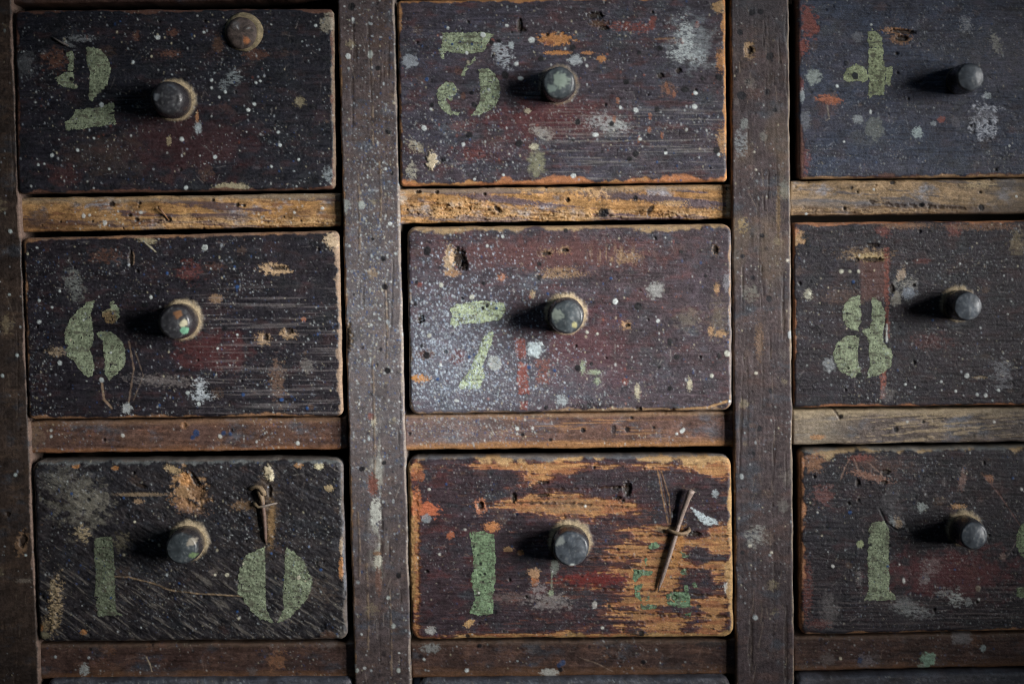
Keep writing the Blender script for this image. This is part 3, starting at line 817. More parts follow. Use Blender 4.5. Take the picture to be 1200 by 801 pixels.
def u6(s):
    s.poly([(1007, 300), (1042, 300), (1040, 350), (1010, 352)], (.10, .045, .036), .65, 3, 3, -.1)
    s.blob(1016, 298, 26, 7, (.20, .13, .07), .7, 0, .8, .35, -.3, .5); s.blob(1020, 301, 17, 4.5, (.36, .27, .14), .9, 2, .7, .2, -.4)
    s.hole(1022, 304, 13, 2.2, 3); s.hole(1023, 287, 7, 1.8, 2); s.hole(1004, 304, 3, 2, 2)
    s.poly([(1036, 290), (1042, 290), (1042, 395), (1037, 394)], (.19, .055, .038), .7, 3, 1, 0, .2, .7); s.poly([(1031, 430), (1038, 428), (1038, 468), (1032, 466)], (.25, .08, .055), .8, 3, 1, 0, .2, .6)
    s.blob(1062, 336, 12, 12, (.22, .215, .2), .8, 0, .7, .3, .3, .8); s.blob(1056, 322, 5, 7, (.33, .25, .18), .8, 30); s.blob(1066, 344, 8, 6, (.22, .25, .3), .8, 0, .6, .3); s.blob(1050, 350, 6, 8, (.26, .24, .2), .7); s.hole(1045, 338, 3, 5, 1.5)
    s.blob(934, 279, 9, 8, (.42, .26, .13), .8, 0, .8, .25); s.blob(944, 277, 5, 4, BK, .8); s.blob(930, 272, 6, 6, (.3, .12, .06), .7)
    s.blob(1035, 271, 8, 6, RD, .5, 0, .8, .3); s.blob(1118, 268, 8, 7, RD, .5, 30, .8, .3); s.blob(1060, 264, 26, 3.5, (.2, .11, .06), .7, 0, .8, .3); s.blob(1150, 265, 40, 4, (.16, .085, .05), .7, 0, .8, .3)
    s.blob(972, 427, 7, 8, (.24, .26, .27), .7, 0, .4, .2); s.line([(1039, 380), (1039, 400)], 2.4, (.5, .52, .5), .85); s.line([(1037, 376), (1036, 398)], 3, BK, .8, -.8)
    s.blob(947, 345, 5, 6, (.34, .33, .26), .75); s.blob(1175, 436, 10, 15, (.16, .165, .18), .6, 0, .9, .4, 0, .4); s.blob(1080, 306, 10, 3, RD, .3); s.blob(1090, 400, 20, 8, RD, .2, 0, .9, .5)
    s.blob(1148, 442, 8, 1.5, (.3, .22, .13), .6); s.blob(1040, 462, 9, 8, (.12, .11, .11), .6)
    s.blob(985, 345, 20, 9, (.1, .06, .045), .5, 0, .9, .4, 0, .3)
    wear_or_highlight(s, 2.6, (.3, .13, .06), .8); s.blob(1192, 285, 8, 12, (.2, .16, .09), .5, 0, .9, .4)
    scuffs(s, 60, (935, 270, 1200, 470), (.17, .15, .15), 15, 12, .4); worm(s, 6, (935, 270, 1200, 470), 14)


def o6(s):
    dots(s, [(986, 318, 3.2), (996, 318, 2.2), (1006, 318, 2.4), (948, 344, 3)], (.42, .42, .34))
    dots(s, [(1133, 440, 3.6), (1170, 457, 2.4), (1145, 462, 2.4), (1155, 463, 3), (1125, 309, 1.6), (1185, 353, 1.4), (1181, 368, 1.4), (1149, 384, 1.6), (1103, 447, 2), (1120, 458, 2), (1061, 450, 2)], (.45, .48, .48))
    dots(s, [(999, 268, 4), (935, 415, 3), (947, 285, 4), (958, 383, 3), (1042, 404, 3.6), (1006, 393, 3), (1002, 390, 2.2), (1007, 440, 4.4), (993, 367, 2), (936, 447, 3.4)], BK, .15)
    dots(s, [(1000, 330, 2), (1093, 375, 1.6)], BL)


def u7(s):
    s.put((slice(None), slice(None)), .7 * sm(.05, .5, fbm((s.X * .82 + s.Y * .57) * .03, (-s.X * .57 + s.Y * .82) * .22, 83, 4, .65)) * sm(640, 690, s.Y), (.15, .135, .12), .35)
    s.blob(92, 588, 26, 22, (.17, .16, .13), .5, 20, 1.4, .5, .5, .2); s.blob(108, 590, 16, 14, (.22, .205, .165), .45, 0, 1.4, .5, .4, .2)
    s.blob(72, 562, 20, 12, (.13, .125, .11), .5, 0, .9, .4, 0, .3); s.blob(98, 625, 8, 8, (.36, .29, .18), .8, 0, .9, .3, .4, .55); s.blob(142, 634, 8, 9, (.17, .15, .10), .6, 0, 1.1, .4, .4, .4)
    s.line([(133, 675), (152, 676), (176, 682), (200, 691), (230, 695), (285, 698)], 1.5, (.27, .19, .115), .8, .5); s.line([(134, 677), (176, 684), (230, 697), (285, 700)], 1, BK, .7, -1)
    s.blob(221, 573, 16, 20, (.30, .18, .09), .85, -35, .8, .25, -1.2); s.blob(229, 573, 8, 17, (.17, .095, .05), .85, -30, .7, .25, -1.6); s.blob(214, 590, 15, 6, (.26, .14, .07), .75, 25, .8, .3)
    s.blob(217, 562, 7, 8, (.45, .22, .08), .7); s.blob(203, 550, 9, 4, (.36, .26, .14), .8, 20, .8, .3); s.blob(225, 598, 16, 4, (.2, .12, .08), .6, 5, .9, .3, 0, .5); s.hole(228, 562, 3, 9, 2, -30)
    s.blob(166, 579, 28, 2.2, (.26, .19, .12), .7, 0, .5, .4); s.blob(162, 587, 6, 3, (.3, .2, .12), .7); s.hole(165, 569, 7, 2.4, 1.5, 15)
    s.blob(315, 554, 5, 9, (.50, .43, .29), .95, -8, .5, .15, 1.2); s.blob(318, 559, 3, 4, (.62, .56, .4), .9, 0, .5, .15, .8); s.blob(374, 546, 5, 4, (.55, .5, .33), .85); s.blob(386, 572, 5, 4, (.4, .31, .18), .8); s.blob(350, 545, 5, 3, (.4, .22, .1), .6)
    s.blob(65, 708, 7, 27, (.36, .27, .16), .9, 4, .9, .35, 1.2, .6); s.blob(62, 688, 3, 9, (.35, .28, .18), .8, -10); s.blob(58, 730, 9, 8, (.27, .2, .11), .6, 0, .9, .3, .4, .5); s.blob(98, 740, 4, 3, O, .8); s.blob(47, 735, 4, 4, O, .7); s.blob(50, 744, 9, 4, (.22, .2, .12), .6)
    s.blob(312, 600, 11, 38, (.12, .08, .045), .4, 0, .8, .6); s.blob(318, 614, 4, 24, (.25, .155, .07), .7, 2, .7, .4, .3); s.blob(285, 592, 12, 5, (.2, .12, .06), .6, 0, .9, .4)
    s.blob(303, 588, 5, 7, BK, .3); s.hole(316, 575, 2.4, 7, 2.5)
    s.blob(400, 665, 3, 12, (.42, .2, .08), .8); s.blob(400, 640, 2.4, 10, (.4, .3, .2), .7); s.blob(135, 548, 4, 3, O, .6); s.blob(89, 546, 5, 2.4, O, .7); s.blob(385, 745, 8, 6, BR, .6)
    s.blob(250, 670, 5, 5, (.13, .11, .10), .6); s.blob(365, 690, 25, 12, (.10, .075, .06), .5, 20, .9, .4, 0, .4)
    wear_or_highlight(s, 4.6, (.13, .14, .14), .75, .09, side='top', seed=2, dh=0); wear_or_highlight(s, 2.4, (.17, .18, .21), .7, .08, side='right', seed=4); wear_or_highlight(s, 2.4, (.14, .11, .09), .6)  # the right side's bluish band is an edge highlight put into the colour
    scuffs(s, 130, (45, 545, 400, 745), (.2, .185, .17), 17, 12, .4, 30); worm(s, 14, (45, 545, 400, 745), 16)


def o7(s):
    dots(s, [(266, 673, 3), (252, 673, 1.8), (350, 676, 3), (158, 611, 1.8), (285, 660, 1.6), (362, 640, 1.8)], (.55, .52, .40))
    dots(s, [(104, 585, 2.6), (338, 591, 2.2), (160, 600, 4), (149, 604, 3.4), (258, 728, 3), (378, 735, 4.4), (282, 612, 3), (275, 657, 3)], BK, -.6)
    dots(s, [(84, 578, 1.8), (145, 583, 1.6), (376, 667, 1.8), (318, 648, 1.6), (278, 716, 1.6), (362, 640, 1.5), (210, 683, 1.4), (130, 700, 1.4)], BL)


def u8(s):
    x, y = s.X, s.Y
    e = lambda cx, cy, rx, ry, k=1.0: k * np.exp(-((x - cx) / rx) ** 2 - ((y - cy) / ry) ** 2)
    b = -.56 + e(840, 640, 16, 120, 1.0) + e(782, 682, 66, 56, .88) + e(800, 560, 60, 10, .4) + e(655, 592, 72, 12, 1.25) + e(622, 560, 42, 14, .9) + e(665, 548, 230, 8, 1.05)
    b += e(487, 650, 6, 120, 1.1) + e(650, 746, 200, 6, 1.1) + e(760, 640, 50, 30, .55) + e(690, 590, 60, 20, .3) + e(640, 690, 90, 45, .22) + e(770, 720, 60, 20, .45)
    b -= e(532, 563, 52, 13, 1.3) + e(600, 553, 34, 5, .8) + e(735, 563, 70, 14, 1.25) + e(820, 570, 26, 9, 1.0) + e(825, 600, 24, 19, 1.5) + e(826, 651, 24, 7, 1.2) + e(826, 684, 26, 15, 1.5) + e(770, 640, 22, 6, .6) + e(790, 716, 40, 6, .7) + e(655, 590, 30, 3, .9) + e(570, 650, 80, 70, .25) + e(745, 655, 20, 8, .5)
    n = fbm(x * .016, y * .13, 91, 5, .68) * .74 + .36 * fbm(x * .06, y * .10, 92, 5, .66) + .22 * fbm(x * .02, y * .42, 97, 4, .65)
    d = b + n
    v = (1 + .55 * fbm(x * .014, y * .33, 93, 5, .68) + .25 * fbm(x * .1, y * .15, 95, 4, .65))[..., None]
    full = (slice(None), slice(None))
    s.put(full, sm(-.34, .0, d) * .75, np.asarray((.13, .048, .034)) * v, -.1)
    redm = sm(-.12, .30, fbm(x * .02, y * .16, 94, 5, .65))[..., None]
    wood = (np.asarray((.385, .20, .080)) * (1 - .75 * redm) + np.asarray((.25, .085, .04)) * .75 * redm) * v
    s.put(full, sm(.0, .09, d), wood, -.8, .65)
    s.put(full, .7 * sm(.09, .0, np.abs(d - .015)) * sm(-.1, .3, fbm(x * .08, y * .1, 98, 3)), (.035, .022, .018), .35)
    s.put(full, .4 * sm(.05, .1, d) * sm(.2, .5, fbm(x * .05, y * .2, 96, 4)), (.2, .1, .05), -.2)
    s.blob(500, 597, 14, 9, (.42, .125, .06), .95, 15, .7, .2); s.blob(488, 590, 6, 18, (.40, .14, .06), .85); s.blob(490, 556, 8, 8, (.35, .12, .05), .6)
    s.blob(563, 593, 6, 9, (.42, .17, .09), .9, 0, .6, .2); s.hole(563, 592, 3.6, 4.6, 2.5); s.blob(577, 617, 9, 5, (.46, .2, .08), .9, 0, .7, .2); s.blob(528, 627, 4, 5, (.36, .12, .06), .85, 40)
    s.blob(596, 643, 6, 3, T, .8); s.blob(610, 647, 4, 3, O, .7); s.blob(626, 671, 7, 6, (.5, .3, .17), .85); s.blob(627, 681, 5, 5, (.4, .16, .07), .8); s.blob(550, 730, 6, 4, (.5, .31, .14), .9, -30)
    s.blob(500, 607, 5.5, 5.5, (.22, .25, .27), .8, 0, .3); s.blob(505, 738, 6, 5, (.4, .4, .38), .8); s.poly(P(660, 520, 3.34, [(500, 250), (540, 268), (605, 300), (605, 315), (560, 318), (530, 295)]), (.50, .58, .61), .95, 2, .7, .3, .25, .4)
    s.blob(838, 578, 4, 4, LG, .7); s.blob(852, 688, 4, 7, (.6, .63, .63), .9); s.blob(697, 708, 3, 4.4, (.42, .41, .38), .9, 0, .3); s.blob(650, 662, 4, 10, (.2, .23, .2), .7, 0, .7, .3)
    s.blob(646, 695, 3, 4, (.34, .42, .27), .9); s.line([(647, 670), (646, 694)], 1.6, (.28, .33, .25), .7)
    s.blob(645, 705, 22, 9, (.3, .27, .26), .55, 0, .95, .3, 0, .3); s.blob(630, 690, 8, 7, (.28, .25, .25), .6, 0, .9, .3, 0, .5); s.blob(600, 700, 25, 5, (.2, .16, .15), .4, 0, .9, .4, 0, .3)
    s.blob(700, 678, 40, 7, (.16, .02, .015), .7, 0, .8, .4); s.blob(663, 592, 30, 10, (.18, .12, .075), .55, 0, .9, .4, 0, .4)
    for h in ((735, 573, 4.5, 8, 3), (722, 571, 5, 2.4, 2), (723, 583, 5, 2.4, 2), (636, 565, 8, 2, 2), (637, 580, 7, 2, 2), (602, 583, 3, 6, 2.5), (813, 625, 8, 2.4, 2.5), (790, 600, 2.4, 3, 1.5)):
        s.hole(*h)
    for a_ in ([(735, 628), (790, 627), (857, 628)], [(560, 590), (640, 588), (735, 594)], [(690, 655), (760, 652), (790, 656)], [(700, 690), (790, 693), (850, 700)], [(640, 574), (735, 570)], [(720, 718), (850, 722)], [(740, 664), (857, 668)]):
        s.line(a_, 1.3, (.05, .024, .014), .85, -1.2, 2.5)
    s.line([(770, 547), (776, 580), (783, 614)], 1.4, (.30, .17, .085), .75, .1); s.line([(773, 547), (779, 580), (785, 612)], 1, (.1, .05, .03), .7, -.6); s.line([(775, 552), (784, 580), (786, 612)], 1.0, (.28, .16, .08), .7, .1)
    s.blob(795, 640, 6, 22, (.42, .2, .06), .7, 10, .8, .4); s.blob(750, 742, 14, 4, (.05, .04, .035), .8, 0, .9, .3, .3, .5); s.blob(780, 620, 12, 4, (.25, .2, .12), .5)
    s.hole(P(660, 520, 3.34, [(434, 600)])[0][0], P(660, 520, 3.34, [(434, 600)])[0][1], 4, 3.4, 2)
    wear_or_highlight(s, 6.5, (.43, .27, .125), .97, .05, side='top', seed=1); wear_or_highlight(s, 5.5, (.43, .265, .115), .95, .05, side='right', seed=2); wear_or_highlight(s, 5.5, (.33, .19, .075), .95, .05, side='left', seed=3); wear_or_highlight(s, 5, (.38, .235, .10), .95, .05, side='bottom', seed=4)
    wear_or_highlight(s, 3.6, (.14, .15, .165), .8, .06, side='top', seed=6, dh=0)
    scuffs(s, 120, (490, 545, 850, 740), (.28, .17, .12), 19, 16, .4, 0); worm(s, 16, (490, 545, 850, 740), 18)


def o8(s):
    dots(s, [(515, 649, 2), (503, 573, 2), (706, 735, 2.4), (545, 620, 1.8), (561, 694, 1.6), (686, 593, 2)], (.55, .55, .5))
    dots(s, [(548, 745, 3), (580, 717, 3), (752, 742, 4), (819, 710, 3), (714, 710, 2.6), (575, 555, 2), (563, 660, 2), (555, 640, 1.8), (568, 672, 1.8), (560, 650, 1.4), (566, 681, 1.4), (566, 620, 1.5)], BK, -.3)
    dots(s, [(523, 567, 1.6), (600, 640, 1.4)], BL)


def u9(s):
    s.blob(1115, 672, 70, 24, (.085, .018, .02), .7, 0, .8, .5)
    wear_or_highlight(s, 7, (.34, .24, .13), .85, .05, side='top', seed=1); wear_or_highlight(s, 5, (.36, .17, .085), .9, .06, side='left', seed=2); wear_or_highlight(s, 3, (.3, .16, .08), .85, side='bottom', seed=3)
    wear_or_highlight(s, 3.5, (.17, .18, .18), .7, side='top', seed=6, dh=0)
    s.blob(1010, 537, 14, 4, RD, .7, 0, .8, .3); s.blob(1030, 545, 30, 8, (.09, .05, .04), .6, 0, .9, .4, 0, .3); s.blob(955, 540, 10, 10, (.3, .15, .08), .6, 0, .9, .4)
    for l in ([(985, 562), (990, 548), (996, 537)], [(1001, 537), (1006, 550), (1016, 560)], [(1016, 540), (1030, 552), (1038, 562)]):
        s.line(l, 1.5, (.20, .125, .095), .7, -.3)
    s.blob(1020, 558, 22, 4, (.25, .13, .09), .7, 15, .9, .3); s.hole(1038, 553, 5, 2.4, 2); s.hole(1005, 565, 2.4, 4, 2); s.hole(1036, 565, 4, 2, 1.5)
    for x_, y_, r_, h_ in ((1042, 583, 10, .5), (1047, 598, 9, .6), (1052, 613, 7, 1.2), (1036, 594, 8, .4)):
        s.blob(x_, y_, r_, r_, (.05, .047, .052), .7, 0, .45, .35, h_)
    s.blob(1052, 612, 4, 6, (.3, .22, .15), .8, -20, .7, .3); s.blob(1046, 610, 3, 6, (.3, .33, .34), .7, -20, .7, .3); s.line([(1031, 596), (1038, 612), (1052, 622), (1058, 620)], 2, BK, .8, -.8)
    s.blob(1068, 714, 22, 8, (.21, .22, .22), .8, 12, .6, .5, .1, .75); s.blob(1060, 708, 10, 8, (.19, .2, .2), .6, 30, .6, .5)
    s.blob(1120, 700, 8, 8, (.36, .39, .38), .8, 0, .9, .3, .2, .55); s.blob(1105, 694, 8, 5, (.24, .24, .24), .6, -15, .9, .3, 0, .5); s.blob(1135, 705, 4, 5, (.26, .28, .28), .7); s.blob(1083, 678, 5, 9, (.25, .24, .24), .5, 20, .9, .3, 0, .4); s.blob(1092, 662, 10, 10, (.17, .13, .13), .6, 0, .9, .4, 0, .4)
    s.blob(1080, 594, 5, 5, (.3, .34, .33), .65, 0, .8, .3); s.blob(1123, 593, 8, 2.5, (.42, .24, .11), .85, 0, .7, .3); s.blob(1128, 562, 4, 12, (.2, .12, .1), .7, 10, .8, .3); s.blob(965, 580, 12, 10, (.2, .08, .07), .5, 0, .9, .4, 0, .4); s.blob(972, 715, 10, 18, (.12, .11, .11), .6, 0, .8, .5)
    s.blob(960, 730, 12, 5, RD, .35, 0, .9, .4); s.blob(946, 690, 5, 30, RD, .5, 0, .9, .4, 0, .4); s.line([(1150, 553), (1172, 580), (1196, 616)], 1.1, (.18, .09, .07), .65, -.3); s.blob(1160, 560, 5, 4, (.3, .15, .09), .7, 40)
    s.line([(1180, 652), (1192, 633)], 1, (.2, .16, .15), .5); s.blob(1175, 652, 4, 4, (.2, .14, .12), .7); s.blob(1008, 637, 4, 4.4, (.27, .31, .17), .9, 0, .3); s.blob(1007, 676, 3, 10, (.2, .19, .19), .6, 0, .8, .3, 0, .5)
    s.put((slice(None), slice(None)), .35 * sm(.1, .45, fbm(s.X * .008, s.Y * .4, 87, 3, .6)) * sm(655, 700, s.Y), (.14, .11, .11), .25)
    s.put((slice(None), slice(None)), .5 * sm(.15, .4, fbm(s.X * .09, s.Y * .09, 88, 5, .65)) * np.exp(-((s.X - 1110) / 60) ** 2 - ((s.Y - 570) / 24) ** 2), (.15, .135, .135), .5)
    scuffs(s, 110, (945, 535, 1200, 735), (.2, .17, .165), 21, 14, .45); worm(s, 10, (945, 535, 1200, 735), 20)


def o9(s):
    dots(s, [(976, 663, 2.4), (958, 600, 1.6), (1147, 702, 2), (1059, 680, 2.4, .6), (1197, 573, 2.2), (1054, 661, 1.4)], (.5, .5, .48))
    dots(s, [(1146, 689, 4)], (.24, .2, .15)); dots(s, [(1146, 689.5, 2.4)], (.16, .13, .1), .1)
    dots(s, [(1020, 638, 2), (970, 617, 3), (1018, 625, 1.6)], BK, -.2)
    dots(s, [(996, 600, 2.4), (1187, 560, 1.6), (1040, 663, 1.6), (1119, 667, 1.4)], BL)


# ------------------------------------------------------------------ the cabinet carcass
def edge_line(pts):
    ys, xs = [p[0] for p in pts], [p[1] for p in pts]
    return lambda y: np.interp(y, ys, xs)


wx0, wz0 = world(600, 860, 0)
cab = empty('drawer_cabinet', (float(wx0), 0, float(wz0)))
tag(cab, 'dark worn wooden cabinet frame of paint-spattered stiles and rails', 'cabinet')


def stile(x_top, x_bot, width, seed, A, B, Cc, marks, y0=-60, y1=1030, pitch=1.0, bend=None):
    q = [(x_top, y0), (x_top + width, y0), (x_bot + width, y1), (x_bot, y1)]
    s = make_sheet(q, seed, pitch, 2, 2.6, None, 1.1, bend)
    paint_wood(s, A, B, Cc, seed, .26, .008, 0, .15, .12)
    crack = sm(.40, .55, fbm(s.X * .12, s.Y * .007, seed + 41, 4, .6))
    s.put((slice(None), slice(None)), crack * .55, (.03, .02, .016), -.8)
    marks(s)
    return build_board(s, 'stile', M_FRAME, cab, 0, 60)


def m_s1(s):
    bx = (-45, -10, 48, 810)
    wear_or_highlight(s, 2.6, (.22, .15, .12), .8, side='right', seed=1)
    s.spray(160, bx, .4, 1.1, SPK, 301); s.spray(12, bx, 1.0, 2.0, [LG, (.3, .36, .36)], 302); s.spray(20, bx, 1.5, 3, DARK, 303)
    patches(s, 16, bx, [(.12, .11, .09), (.1, .07, .05), OL], 304, 8, .35)
    s.blob(8, 380, 6, 9, (.2, .16, .1), .6, 0, .8, .4); dots(s, [(12, 271, 3), (18, 556, 2.6), (11, 345, 2), (30, 650, 2), (20, 416, 2.4), (3, 440, 2.6)], (.36, .42, .42))
    s.hole(27, 633, 4, 8, 2, 15, (.16, .1, .06)); s.hole(9, 602, 3, 3, 1.5); s.blob(28, 680, 9, 2.4, (.2, .17, .14), .6, 0, .8, .4)
    scuffs(s, 70, bx, (.16, .13, .1), 305, 30, .4, 95)


def m_s2(s):
    bx = (395, -10, 485, 810)
    f = (slice(None), slice(None))
    s.put(f, .3 * np.exp(-((s.Y - 400) / 190) ** 2) * np.ones(s.X.shape), (.2, .2, .215), 0)
    wear_or_highlight(s, 2.2, (.27, .225, .19), .75, .03, side='right', seed=1); wear_or_highlight(s, 2.4, (.3, .17, .08), .7, side='left', seed=2)
    s.spray(2300, bx, .45, 1.25, SPKB, 311, .85, (437, 340), (26, 150)); s.spray(900, bx, .45, 1.1, SPKB, 312, .7); s.spray(90, bx, 1.2, 2.3, [W, LG, (.4, .45, .45)], 313)
    s.spray(26, bx, 1.5, 3.4, DARK, 314)
    s.put(f, .65 * sm(-.05, .3, fbm(s.X * .08, s.Y * .03, 317, 5, .65)) * np.exp(-((s.X - 443 - (s.Y - 600) * .01) / 8) ** 2) * sm(470, 560, s.Y) * sm(700, 655, s.Y), (.40, .40, .35), .2)
    s.blob(437, 567, 6, 11, (.15, .06, .045), .95, 0, .5, .15, -.4); s.blob(440, 600, 6, 16, (.42, .43, .39), .85, 0, .6, .2, .3); s.blob(443, 657, 5, 8, (.42, .41, .34), .9, 0, .5, .2, .3); s.blob(442, 648, 5, 2.4, (.16, .09, .05), .9)
    s.blob(444, 680, 4, 16, (.15, .08, .06), .7); s.blob(438, 493, 3, 6, (.5, .47, .36), .7); s.blob(435, 488, 4, 4, (.16, .06, .05), .8)
    s.blob(407, 395, 5, 16, (.2, .14, .08), .8, 0, .7, .3, -1.4); s.blob(407, 398, 2.4, 13, BK, .8, 0, .6, .3, -2); s.blob(449, 458, 7, 9, (.07, .06, .06), .7, 0, .7, .3)
    for x, y0_, y1_ in ((418, 205, 300), (443, 190, 260), (435, 420, 560), (428, 660, 760), (455, 690, 790), (433, 60, 170), (450, 330, 420), (418, 600, 680)):
        s.line([(x, y0_), (x + 2, (y0_ + y1_) / 2), (x + (y1_ - y0_) * .02, y1_)], 1.6, (.05, .035, .028), .45, -.6, 1.8)
        s.line([(x + 2, y0_), (x + 4, (y0_ + y1_) / 2), (x + 2 + (y1_ - y0_) * .02, y1_)], 1.2, (.3, .22, .15), .5, .2, 1.8)
    dots(s, [(408, 66, 4), (466 - 9, 262, 3), (452, 198, 2)], W); dots(s, [(434, 64, 4, .7), (424, 240, 5, .8), (461, 733, 3.4), (418, 785, 3.4), (467, 785, 3.4), (455, 700, 3)], (.33, .36, .34)); s.blob(404, 241, 6, 8, (.24, .26, .25), .7)
    dots(s, [(412, 8, 5), (443, 80, 3.4), (455, 154, 4), (451, 336, 4), (449, 303, 3.4), (454, 434, 4), (467, 674, 3.6), (424, 549, 3.6), (437, 280, 2), (450, 542, 3)], BK, -.1)
    s.blob(437, 320, 6, 5, (.25, .18, .11), .6, 60, .8, .3); patches(s, 40, bx, [(.16, .10, .08), (.22, .2, .2), OL, (.07, .05, .05)], 315, 7, .5); scuffs(s, 160, bx, (.28, .24, .21), 316, 26, .4, 90)


def m_s3(s):
    bx = (855, -10, 932, 810)
    f = (slice(None), slice(None))
    s.put(f, .45 * sm(-.2, .4, fbm(s.X * .03, s.Y * .012, 327, 4)) * np.exp(-((s.Y - 240) / 120) ** 2), (.17, .125, .08), 0)
    s.put(f, .4 * np.exp(-((s.Y + 10) / 60) ** 2 - ((s.X - 885) / 60) ** 2), (.05, .055, .065), 0)  # bluish window sheen at the stile top, put into the colour
    wear_or_highlight(s, 2, (.24, .19, .14), .7, .03, side='right', seed=1); wear_or_highlight(s, 2, (.28, .17, .1), .6, side='left', seed=2)
    s.spray(420, bx, .4, 1.0, SPK, 321, .7); s.spray(16, bx, .8, 1.5, [LG, C], 322); s.spray(34, bx, 1.6, 3.6, DARK, 323, .8)
    s.blob(878, 58, 6, 9, (.36, .24, .13), .85, 0, .7, .3, -.8); s.hole(879, 59, 3.4, 4, 2.5)
    dots(s, [(902, 66, 5), (867, 38, 4), (877, 96, 4), (869, 112, 6), (899, 108, 4), (908, 129, 3), (881, 15, 4.4), (891, 14, 4), (893, 276, 3), (901, 350, 4, .9), (870, 300, 3), (882, 325, 3), (903, 458, 3.6), (890, 502, 3.6), (883, 531, 3), (870, 647, 3), (878, 531, 2)], (.014, .014, .018), -.1)
    s.blob(868, 167, 7, 14, (.25, .27, .28), .65, 0, .6, .3, 0, .7); s.blob(872, 145, 5, 6, (.24, .26, .25), .6); s.blob(895, 160, 4, 6, (.2, .2, .18), .5); s.blob(920, 222, 6, 10, (.2, .22, .2), .5, 0, .7, .4)
    s.blob(885, 222, 3, 10, (.05, .04, .04), .7); s.blob(886, 628, 12, 12, (.27, .27, .25), .8, 0, .45, .25, .2, .85); s.blob(918, 592, 7, 7, (.15, .14, .13), .6); s.blob(880, 342, 9, 9, (.2, .2, .17), .5, 0, .7, .3, 0, .5)
    dots(s, [(879, 639, 2.6), (884, 178, 1.6), (886, 199, 1.6), (904, 647, 2.2), (886, 437, 2.4), (923, 305, 2.4)], (.55, .52, .44)); dots(s, [(926, 392, 4, .7), (885, 723, 4), (869, 558, 3, .7), (902, 650, 2)], (.32, .35, .36))
    s.blob(870, 263, 6, 7, (.34, .25, .12), .6, 0, .9, .3, 0, .5); s.blob(912, 250, 2, 26, (.3, .2, .1), .5, 0, .9, .4); s.blob(890, 400, 4, 18, (.24, .15, .09), .5, 0, .9, .4)
    for x, y0_, y1_ in ((888, 240, 330), (910, 180, 280), (892, 390, 480), (875, 420, 520), (905, 560, 760), (880, 670, 790), (900, 20, 130)):
        s.line([(x, y0_), (x + 2, (y0_ + y1_) / 2), (x + 1, y1_)], 1.3, (.04, .028, .022), .4, -.5, 1.8)
    patches(s, 44, bx, [(.17, .11, .08), (.2, .18, .16), OL, (.06, .045, .042)], 324, 7, .45); scuffs(s, 140, bx, (.24, .19, .15), 325, 26, .4, 90)


def m_s4(s):
    patches(s, 20, (1318, 0, 1390, 800), [(.17, .11, .08), (.2, .18, .16)], 334, 7, .45)


S1 = stile(-59.5, -14.4, 70, 11, (.03, .022, .019), (.042, .029, .023), (.058, .038, .027), m_s1, bend=None)
S2 = stile(394, 421, 67, 12, (.068, .053, .054), (.078, .058, .056), (.09, .058, .047), m_s2)
S3 = stile(855.5, 864.3, 68.5, 13, (.055, .042, .045), (.066, .049, .050), (.076, .048, .044), m_s3)
S4 = stile(1318, 1319, 70, 14, (.075, .055, .05), (.09, .068, .056), (.1, .06, .05), m_s4, pitch=3)
REC = 11                                      # rails stand this far behind the stile faces


def rail(q, seed, A, B, Cc, marks=None, pitch=1.0, ga=.4, hg=.35, wob=1.2, edge=3, gy=.26, cut=(.05, .5)):
    q = [(q[0][0] - 3, q[0][1]), (q[1][0] + 4, q[1][1]), (q[2][0] + 4, q[2][1]), (q[3][0] - 3, q[3][1])]
    s = make_sheet(q, seed, pitch, 1.5, edge, None, wob)
    paint_wood(s, A, B, Cc, seed, .009, gy, 2.0, ga, hg, cut=cut)
    if marks:
        marks(s)
    return build_board(s, 'rail', M_FRAME, cab, -REC, 60)


def streaks(s, col, seed, thr, gx=.007, gy=.085, rot=3.5, op=.9):
    """paint left in the low grain of a bare rail"""
    a = math.radians(rot)
    x, y = s.X * math.cos(a) + s.Y * math.sin(a), -s.X * math.sin(a) + s.Y * math.cos(a)
    n = fbm(x * gx, y * gy, seed, 4, .55) + .35 * fbm(s.X * .05, s.Y * .12, seed + 5, 4, .65)
    v = 1 + .3 * fbm(s.X * .2, s.Y * .3, seed + 7, 3)
    s.put((slice(None), slice(None)), sm(thr, thr + .12, n) * op, np.asarray(col) * v[..., None], .5, .5)


def crumble(s, cx, cy, rx, ry, seed, amp=2.2):
    """torn, worm-eaten wood"""
    g = np.exp(-((s.X - cx) / rx) ** 4 - ((s.Y - cy) / ry) ** 4)
    n = fbm(s.X * .028, s.Y * .15, seed, 5, .62)
    rd = 1 - np.abs(fbm(s.X * .026 + 1.2 * n, s.Y * .13, seed + 3, 4, .6)) * 2.2
    s.h += g * (amp * .5 * n + amp * .75 * rd - amp * .8)
    s.put((slice(None), slice(None)), g * sm(.25, -.4, rd) * .85, (.085, .042, .02), 0)
    s.put((slice(None), slice(None)), g * sm(.45, .9, rd) * .5, (.50, .34, .18), 0)


